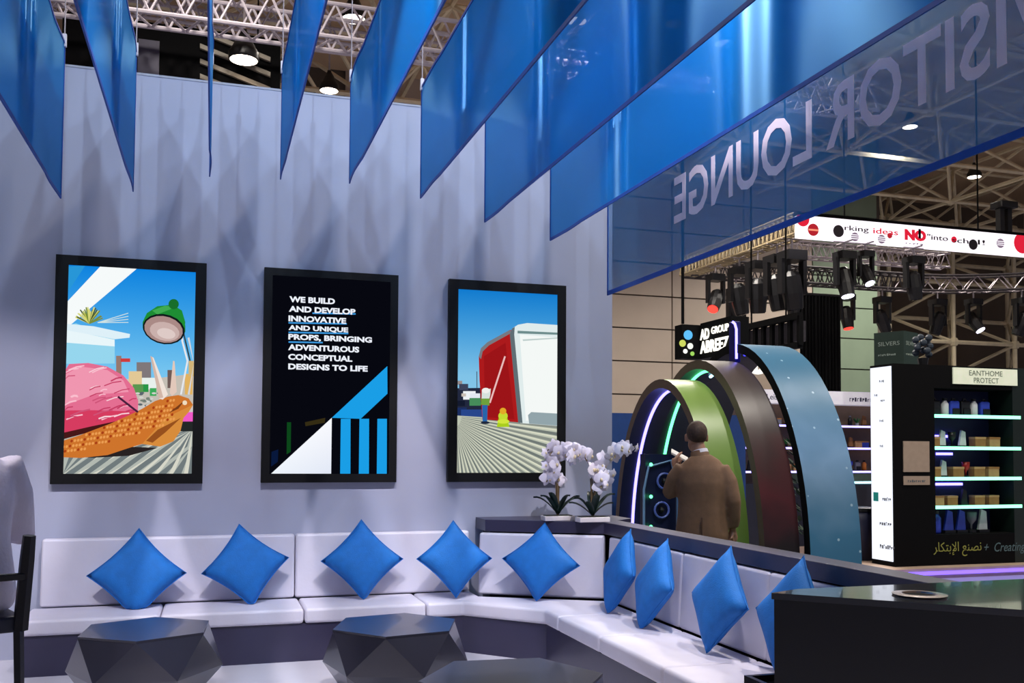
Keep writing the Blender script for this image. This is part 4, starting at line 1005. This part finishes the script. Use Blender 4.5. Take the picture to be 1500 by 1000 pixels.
for tx, x_a, x_b, zf, hf, M_, bd in (('rking', 1237, 1272, .42, .3, K1, 0), ('ideas', 1279, 1315, .46, .26, R1, 0), ('NO', 1325, 1356, .28, .52, R1, .012), ('"into', 1358, 1388, .40, .26, K1, 0), ('sch', 1394, 1418, .36, .24, K1, 0), ('l!', 1432, 1442, .36, .24, K1, 0)):

    wall_text(t, tx, M_, (fx(x_a), -.008, Hf*zf), (1,0,0), fx(x_b)-fx(x_a), Hf*hf, bd)
o = link('small_print', mark_mesh(fx(1353)-fx(1326), Hf*.08, G1, 5), t); o['kind'] = 'stuff'; place_mesh(o, (fx(1326), -.008, Hf*.1), (1,0,0), (0,0,1))
MB().box(fx(1346)-.02, -.02, Hf*.4, fx(1346)+.03, -.013, Hf*.85).build('figure_mark', m_dark, t)
for xx in (1.0, 4.0): MB().tube([(xx, .06, Hf+.05), (xx, .06, 11-a_.z)], .015, 6).build('hanging_cable', m_dark, t)
# lighting rig truss with moving heads
RZ = 5.4
c0 = onZ(1007, 404, RZ)
rig_y = c0.y
box_truss('rig_truss', (c0.x, rig_y, RZ), (c0.x+5.8, rig_y, RZ), .38, 'dark lighting truss running across below the white fascia sign', mat('rig_dark', (44,38,42), .5), 22, r=.03, group='lighting rig trusses')
box_truss('rig_truss', (c0.x, rig_y, RZ), (c0.x, rig_y-4.5, RZ), .38, 'lighting truss coming forward along the edge of the lettered banner', mat('rig_gold', (150,134,104), .5), 30, r=.025, group='lighting rig trusses')
# curved part
t = thing('curved_rig_truss', 'curved right-hand end of the lighting truss bending forward', 'truss', (c0.x+5.8, rig_y, RZ), 'lighting rig trusses')
arc = [Vector((4.4*math.sin(k*PI/24), -4.4*(1-math.cos(k*PI/24)), 0)) for k in range(13)]
for off, z in ((-.19,0),(.19,0),(-.19,.38),(.19,.38)):
    MB().tube([(((4.4+off)*math.sin(k*PI/24)), -4.4+(4.4+off)*math.cos(k*PI/24), z) for k in range(13)], .03, 6).build('chord', MATS['rig_dark'], t)
la = MB()
for k in range(24):
    f0, f1 = k*PI/48, (k+1)*PI/48; o_ = .19 if k % 2 else -.19
    P_ = lambda f_, off, z: Vector(((4.4+off)*math.sin(f_), -4.4+(4.4+off)*math.cos(f_), z))
    for off in (-.19, .19): la.tube([P_(f0, off, .38*(k%2)), P_(f1, off, .38*((k+1)%2))], .016, 5, cap=False)
    la.tube([P_(f0, -o_, 0), P_(f1, o_, 0)], .016, 5, cap=False)
la.build('lattice', m_steel, t)
box_truss('rig_truss', (c0.x+1.5, rig_y-1.4, RZ+.3), (c0.x+6.0, rig_y-1.4, RZ+.3), .32, 'pale zigzag lattice truss just above the dark lighting truss', m_steel, 16, r=.022, group='lighting rig trusses')
def moving_head(px, py, where, s_, tilt, side, lens, label):
    # each light hangs under the truss it belongs to: 'A' forward run, 'B' cross run, 'C' curve, 'F' fascia
    if where == 'A': q = onX(px, py, c0.x); zt_ = RZ
    elif where == 'B': q = onY(px, py, rig_y); zt_ = RZ
    elif where == 'F': q = onY(px, py, FYs+.06); zt_ = fascia_z
    else:
        f_ = {1325:.25, 1347:.45, 1380:.7, 1412:.95, 1427:1.2, 1449:1.45}[px]
        best = (0, Vector((c0.x+5.8+4.4*math.sin(f_), rig_y-4.4+4.4*math.cos(f_), RZ)))
        q = best[1]; zt_ = RZ
    s_ *= 1.2 if where != 'F' else .9
    q = Vector((q.x, q.y, zt_-.62*s_))
    t = thing('stage_light', label, 'stage light', q, 'stage lights on the lighting rig')
    d = Vector((math.sin(tilt)*math.cos(side), math.sin(tilt)*math.sin(side), -math.cos(tilt)))
    MB().box(-.13*s_, -.13*s_, .34*s_, .13*s_, .13*s_, .46*s_).build('base', m_plast, t)
    for sx in (-1, 1): MB().box(sx*.15*s_-.025*s_, -.05*s_, -.06*s_, sx*.15*s_+.025*s_, .05*s_, .36*s_).build('yoke_arm', m_plast, t)
    hd = MB().tube([-d*.22*s_, -d*.16*s_, d*.05*s_, d*.24*s_], [.07*s_, .115*s_, .125*s_, .105*s_], 12).build('head', m_plast, t)
    MB().tube([d*.241*s_, d*.252*s_], .095*s_, 12).build('lens', lens, hd)
    MB().tube([(0,0,.46*s_), (0,0,.60*s_)], .02, 6).cbox((0,0,.61*s_), (.44,.03,.02)).cbox((0,0,.61*s_), (.03,.44,.02)).build('clamp', m_steel, t)
lw = glow('lens_white', (235,232,255), 3.5); lr = glow('lens_red', (255,60,50), 2.4); ld = mat('lens_dark', (24,22,26), .15)
ry = rig_y
heads = [(1048,398,'A',1.0,.7,-2.4,lr,'red-lit stage light at the far left corner of the rig'),(1078,412,'B',1.1,.4,-.6,ld,'dark stage light second from the left corner, hanging low'),(1083,384,'A',1.15,.2,0,ld,'dark stage light close to the left end of the banner edge'),(1110,372,'A',1.2,.2,1,ld,'dark stage light halfway up the banner edge'),(1138,364,'A',1.25,.15,0,ld,'dark stage light near the fascia end, third along the banner edge'),(1160,352,'A',1.3,.2,.4,ld,'dark stage light just below the left end of the fascia'),
 (1168,420,'B',1.1,.15,.3,ld,'dark stage light with faint red lens beside the black drape'),(1237,366,'F',1.3,.25,-1.4,lw,'white-lit stage light hanging under the fascia'),(1268,386,'F',1.0,.5,-1.5,lw,'smaller white-lit stage light above the dark truss'),(1240,420,'B',1.0,.2,-1.5,lr,'red-lit stage light under the middle of the dark truss'),(1292,426,'B',1.05,.5,.2,ld,'dark stage light where the truss begins to curve'),(1325,414,'C',1.05,.3,2.6,ld,'dark stage light just left of the white-lit one on the curve'),(1347,402,'C',1.0,.6,-1.2,lw,'white-lit stage light on the curved truss'),(1380,402,'C',1.1,.4,2.4,ld,'dark stage light right of the white-lit one on the curve'),(1412,392,'C',1.15,.25,2.8,ld,'dark stage light left of the red one at the right'),(1427,376,'C',1.15,.5,-1.3,lr,'red-lit stage light at the right end below the fascia'),(1449,378,'C',1.1,.3,.2,ld,'dark stage light at the far right end of the rig'),(1338,366,'F',1.25,.15,0,ld,'dark stage light straight below the red word on the fascia')]
for h_ in heads: moving_head(*h_)
q = onY(1470, 330, FYs+.06)
t = thing('projector_rig', 'black projector on a bracket above the right end of the fascia', 'projector', (q.x, FYs+.06, fascia_z+Hf+.25))
MB().box(-.18, -.15, .25, .22, .15, .38).build('body', m_plast, t, bevel=.02); MB().box(-.13, -.06, -.2, -.03, .06, .25).build('bracket', m_plast, t); MB().box(.05, -.06, -.2, .15, .06, .25).build('bracket', m_plast, t)

# ================================================================== PEOPLE
m_skin = mat('skin', (150,108,84), .55, vary=.08, nscale=20); m_hair = mat('hair_dark', (66,46,36), .7, vary=.3, nscale=60)
def fused(name, mb, M_, parent, vox, it=6):
    o = mb.build(name, M_, parent, smooth=True)
    r = o.modifiers.new('remesh', 'REMESH'); r.mode = 'VOXEL'; r.voxel_size = vox; r.use_smooth_shade = True
    sm = o.modifiers.new('smooth', 'SMOOTH'); sm.iterations = it; sm.factor = .5
    return o
def hand(mb, w, d, pn, curl, thumb_side):
    """w wrist, d hand direction, pn palm normal"""
    w, d, pn = Vector(w), Vector(d).normalized(), Vector(pn); pn = (pn-d*pn.dot(d)).normalized(); sd = d.cross(pn)*thumb_side
    mb.tube([w-d*.03, w, w+d*.05, w+d*.09], [(.022,.026),(.022,.028),(.018,.042),(.016,.038)], 10)
    for k, (o_, L) in enumerate(((.031,.066),(.0105,.076),(-.0105,.07),(-.031,.055))):
        p = w+d*.085+sd*o_; dirv = d.copy(); pts = [p-d*.03, p]
        for j in range(3):
            dirv = (dirv*math.cos(curl)+pn*math.sin(curl)).normalized(); p = p+dirv*L*(.44,.32,.26)[j]; pts.append(p)
        mb.tube(pts, [.0095,.0095,.009,.0085,.007], 8)
    p = w+d*.03+sd*.03; mb.tube([w+d*.01+sd*.012, p, p+(d*.6+sd*.7+pn*.3).normalized()*.034, p+(d*.8+sd*.45+pn*.5).normalized()*.062], [.013,.012,.0105,.008], 8)
def head(mb, c, fwd, r_=1.0):
    c = Vector(c); fwd = Vector(fwd).normalized(); sd = fwd.cross(Vector((0,0,1)))
    # skull, jaw, nose, brow, ears, lips
    mb.ball(c+Vector((0,0,.03)), (.078*r_,.092*r_,.098*r_), 18, 12); mb.ball(c+fwd*.02-Vector((0,0,.05)), (.062*r_,.068*r_,.068*r_), 14, 9)
    mb.tube([c+fwd*.085+Vector((0,0,.02)), c+fwd*.108-Vector((0,0,.022))], [.009,.015], 8)
    for s_ in (-1, 1):
        mb.tube([c+sd*s_*.078+Vector((0,0,.028)), c+sd*s_*.084-Vector((0,0,.028))], [(.012,.02),(.009,.012)], 8)
        mb.ball(c+sd*s_*.033+fwd*.082+Vector((0,0,.022)), .012, 8, 6)
    mb.tube([c+fwd*.083-sd*.022-Vector((0,0,.062)), c+fwd*.09-Vector((0,0,.06)), c+fwd*.083+sd*.022-Vector((0,0,.062))], .008, 8)
def add_face(c, fwd, parent):
    c = Vector(c); sd = Vector(fwd).cross(Vector((0,0,1)))
    for s_ in (-1, 1): MB().ball(c+sd*s_*.033+Vector(fwd)*.088+Vector((0,0,.022)), (.009,.009,.007), 8, 6).build('eye', m_plast, parent)

# ---- standing person in the brown suit, seen from behind
ppx = dep(1028, 700, 7.4)
t = thing('person', 'person in brown suit standing at the arches, back to camera, hand raised', 'person', (ppx.x, ppx.y, -.1), rz=-(math.atan2(ppx.x, ppx.y)))
hz = dep(1020, 617, 7.4).z+.1
k_ = hz/1.74
V3 = lambda x, y, z: Vector((x*k_*.9, y*k_, z*k_))
hc3 = V3(-.045, .05, 1.61)
bd_ = MB(); head(bd_, hc3, (-.25,.97,0))
bd_.tube([V3(0,.0,1.36), V3(-.01,.01,1.46), V3(-.035,.035,1.55)], [.07,.058,.056], 12)
bd_.tube([V3(0,0,.84), V3(0,0,.95), V3(0,0,1.1), V3(0,0,1.28), V3(0,0,1.39), V3(0,0,1.43)], [(.1,.15),(.11,.16),(.1,.15),(.11,.18),(.08,.16),(.05,.08)], 16)
LA = [V3(-.17,0,1.39), V3(-.275,.03,1.17), V3(-.225,.20,1.36)]; RA = [V3(.18,0,1.39), V3(.262,-.02,1.12), V3(.262,.05,.89)]
for A in (LA, RA): bd_.tube([A[0], A[0].lerp(A[1], .5), A[1], A[1].lerp(A[2], .5), A[2]], [.05,.046,.04,.036,.027], 10)
hand(bd_, LA[2], (-.0,.12,1), (.9,.4,0), .45, -1); hand(bd_, RA[2], (0,.1,-1), (-1,0,0), .28, -1)
for s_ in (-1, 1):
    bd_.tube([V3(s_*.085,0,.92), V3(s_*.09,.01,.7), V3(s_*.09,.02,.5), V3(s_*.092,-.0,.3), V3(s_*.095,-.02,.08)], [.085,.075,.055,.052,.036], 12)
    bd_.tube([V3(s_*.095,-.05,.04), V3(s_*.1,.05,.035), V3(s_*.105,.15,.025)], [(.03,.036),(.03,.042),(.018,.03)], 10)
body = fused('body', bd_, m_skin, t, .008, 3); add_face(hc3, (-.25,.97,0), body)
m_suit = mat('suit_brown', (120,88,64), .8, vary=.1, nscale=25, bump=.15); m_trou = mat('trousers_khaki', (122,100,70), .8, vary=.1, nscale=25)
jk = MB()
jk.tube([V3(0,.0,.80), V3(0,.0,.86), V3(0,.005,1.0), V3(0,.005,1.12), V3(0,0,1.26), V3(0,0,1.36), V3(-.003,.003,1.43), V3(-.008,.008,1.475)], [(.14,.20),(.145,.205),(.14,.188),(.135,.182),(.135,.198),(.115,.19),(.085,.14),(.062,.075)], 24)
jk.tube([V3(-.16,0,1.375), V3(-.235,.015,1.29), V3(-.283,.03,1.17), V3(-.262,.1,1.235), V3(-.235,.17,1.325)], [.068,.064,.06,.055,.05], 14)
jk.tube([V3(.16,0,1.375), V3(.235,-.01,1.27), V3(.268,-.02,1.12), V3(.27,.01,1.0), V3(.266,.04,.92)], [.068,.064,.06,.054,.048], 14)
jo = fused('suit_jacket', jk, m_suit, t, .012, 8)
cl_ = MB().tube([V3(-.012,.01,1.455), V3(-.02,.02,1.505)], [(.07,.078),(.064,.068)], 20, cap=False).build('jacket_collar', m_suit, jo, smooth=True)
MB().tube([V3(-.012,.012,1.485), V3(-.02,.018,1.513)], [(.062,.067),(.06,.063)], 20, cap=False).build('shirt_collar', mat('shirt_white', (214,208,214), .7), t, smooth=True)
# centre vent and seam on the back
MB().box(-.004, -.158*k_, .80*k_, .004, -.148*k_, 1.0*k_).build('back_vent', mat('suit_seam', (84,54,36), .8), jo)
tr_ = MB(); tr_.tube([V3(0,0,.78), V3(0,0,.9), V3(0,0,1.0)], [(.12,.17),(.125,.175),(.12,.165)], 18)
for s_ in (-1, 1): tr_.tube([V3(s_*.085,0,.9), V3(s_*.09,.01,.7), V3(s_*.09,.015,.45), V3(s_*.095,-.01,.2), V3(s_*.097,-.015,.06)], [.1,.095,.08,.075,.08], 14)
fused('trousers', tr_, m_trou, t, .012, 5)
for s_ in (-1, 1): MB().tube([V3(s_*.095,-.07,.035), V3(s_*.1,.0,.045), V3(s_*.105,.1,.035), V3(s_*.107,.19,.022)], [(.03,.036),(.045,.046),(.035,.05),(.018,.034)], 12).build('shoe', mat('shoe_black', (22,20,20), .35), t, smooth=True)
hm_ = MB(); hm_.ball(hc3+Vector((.004,-.014,.042)), (.083,.094,.096), 18, 12)
ho = fused('hair', hm_, m_hair, t, .008, 2)
pw_ = Matrix.Translation((ppx.x, ppx.y, -.1)) @ Matrix.Rotation(-(math.atan2(ppx.x, ppx.y)), 4, 'Z')
hp = pw_ @ (LA[2]+Vector((.02,.03,.09)))
t2 = thing('folded_leaflet', 'small white folded leaflet held up in the raised hand of the suited person', 'leaflet', hp, rz=-(math.atan2(ppx.x, ppx.y)))
MB().add([(-.06,-.01,.04),(.07,.02,-.03),(.07,.07,.0),(-.06,.05,.07),(-.06,-.01,.046),(.07,.02,-.024),(.07,.07,.006),(-.06,.05,.076)],[(3,2,1,0),(4,5,6,7),(0,1,5,4),(1,2,6,5),(2,3,7,6),(3,0,4,7)]).build('cover', mat('leaflet_white', (225,225,222), .6), t2)
MB().add([(-.06,-.012,.03),(.07,.018,-.04),(.07,.02,-.03),(-.06,-.01,.04)],[(0,1,2,3)]).build('inner_page', mat('leaflet_grey', (170,170,170), .6), t2)

# ---- bar stool and seated person at the left edge
sp = dep(-72, 800, 3.42); SZ = .80; rz_ = -math.atan2(sp.x, sp.y)+.18
st = thing('bar_stool', 'dark bar stool with a low back at the left picture edge', 'bar stool', (sp.x, sp.y, 0), rz=rz_)
m_stool = mat('stool_black', (18,18,26), .35, vary=.1)
MB().box(-.2, -.2, SZ-.06, .2, .2, SZ).build('seat', mat('stool_seat_navy', (30,36,60), .4), st, bevel=.015)
for sx, sy in ((-1,-1),(1,-1),(-1,1),(1,1)):
    MB().tube([(sx*.185, sy*.185, SZ-.02), (sx*.205, sy*.215, 0)], [(.018,.018),(.014,.014)], 4).build('leg', m_stool, st)
for sx in (-1, 1): MB().tube([(sx*.188, -.2, SZ-.05), (sx*.195, -.235, 1.0), (sx*.198, -.245, 1.085)], [.026,.025,.022], 6).build('back_post', m_stool, st)
MB().box(-.19, -.25, .93, .19, -.228, .955).build('back_rail', m_stool, st, bevel=.006); MB().tube([(-.2,.2,.3),(.2,.2,.3)], .012, 8).build('footrest', m_stool, st); MB().tube([(-.2,-.2,.36),(.2,-.2,.36)], .012, 8).build('stretcher', m_stool, st)
t = thing('person', 'person in white shirt and pale jeans sitting on the bar stool', 'person', (sp.x, sp.y, SZ), rz=rz_)
Vv = Vector; b2 = MB(); hc2 = Vv((-.02,.12,.80)); head(b2, hc2, (-.2,.95,-.1))
b2.tube([Vv((0,.06,.52)), Vv((-.005,.08,.62)), Vv((-.015,.1,.72))], [.07,.057,.056], 12)
b2.tube([Vv((0,-.03,.04)), Vv((0,-.03,.14)), Vv((0,-.01,.3)), Vv((0,.02,.46)), Vv((0,.05,.56)), Vv((0,.06,.6))], [(.1,.15),(.1,.15),(.1,.15),(.11,.17),(.08,.15),(.05,.08)], 16)
LA = [Vv((-.18,.05,.54)), Vv((-.25,.14,.29)), Vv((-.14,.36,.30))]; RA = [Vv((.18,.05,.54)), Vv((.235,.09,.28)), Vv((.13,.32,.31))]
for A in (LA, RA): b2.tube([A[0], A[0].lerp(A[1], .5), A[1], A[1].lerp(A[2], .5), A[2]], [.05,.046,.04,.036,.027], 10)
hand(b2, LA[2], (.4,.9,0), (0,0,-1), .3, 1); hand(b2, RA[2], (-.4,.9,0), (0,0,-1), .3, -1)
for s_ in (-1, 1):
    b2.tube([Vv((s_*.09,-.02,.08)), Vv((s_*.11,.2,.085)), Vv((s_*.12,.42,.06)), Vv((s_*.12,.42,-.1)), Vv((s_*.12,.36,-.42))], [.08,.075,.058,.05,.034], 12)
    b2.tube([Vv((s_*.12,.33,-.46)), Vv((s_*.12,.43,-.47)), Vv((s_*.12,.54,-.475))], [(.03,.036),(.03,.042),(.018,.03)], 10)
body = fused('body', b2, m_skin, t, .008, 3); add_face(hc2, (-.2,.95,-.1), body)
sh = MB(); m_shirt = mat('shirt_white_cotton', (214,206,220), .75, vary=.04, nscale=8, bump=.3)
sh.tube([Vv((0,-.03,.015)), Vv((0,-.035,.06)), Vv((0,-.045,.14)), Vv((0,-.03,.26)), Vv((0,-.01,.38)), Vv((0,.02,.48)), Vv((0,.045,.56)), Vv((-.005,.07,.62))], [(.14,.2),(.15,.212),(.155,.2),(.145,.185),(.14,.2),(.125,.2),(.09,.15),(.06,.07)], 24)
for A, sx in ((LA,-1),(RA,1)): sh.tube([A[0]-Vv((sx*.02,0,.0)), A[0].lerp(A[1], .5)+Vv((sx*.008,0,0)), A[1]+Vv((0,-.01,-.01)), A[1].lerp(A[2], .35)], [.08,.073,.068,.06], 14)
so_ = fused('shirt', sh, m_shirt, t, .012, 6)
for A in (LA, RA): MB().tube([A[1].lerp(A[2], .26), A[1].lerp(A[2], .42)], .066, 16, cap=False).build('rolled_cuff', m_shirt, so_, smooth=True)
jn = MB(); jn.tube([Vv((0,-.04,.012)), Vv((0,-.035,.1)), Vv((0,-.03,.16))], [(.14,.185),(.14,.18),(.12,.165)], 18)
for s_ in (-1, 1): jn.tube([Vv((s_*.09,-.02,.09)), Vv((s_*.11,.2,.095)), Vv((s_*.12,.43,.07)), Vv((s_*.12,.43,-.1)), Vv((s_*.12,.37,-.4))], [.092,.09,.078,.072,.065], 14)
fused('jeans', jn, mat('jeans_pale', (136,158,176), .85, vary=.12, nscale=30), t, .012, 4)
for s_ in (-1, 1): MB().tube([Vv((s_*.12,.30,-.46)), Vv((s_*.12,.38,-.45)), Vv((s_*.12,.48,-.465)), Vv((s_*.12,.58,-.478))], [(.03,.036),(.045,.046),(.035,.05),(.018,.034)], 12).build('shoe', MATS['shoe_black'], t, smooth=True)
h2 = MB(); h2.ball(hc2+Vv((.002,-.014,.042)), (.083,.094,.096), 18, 12); fused('hair', h2, m_hair, t, .008, 2)
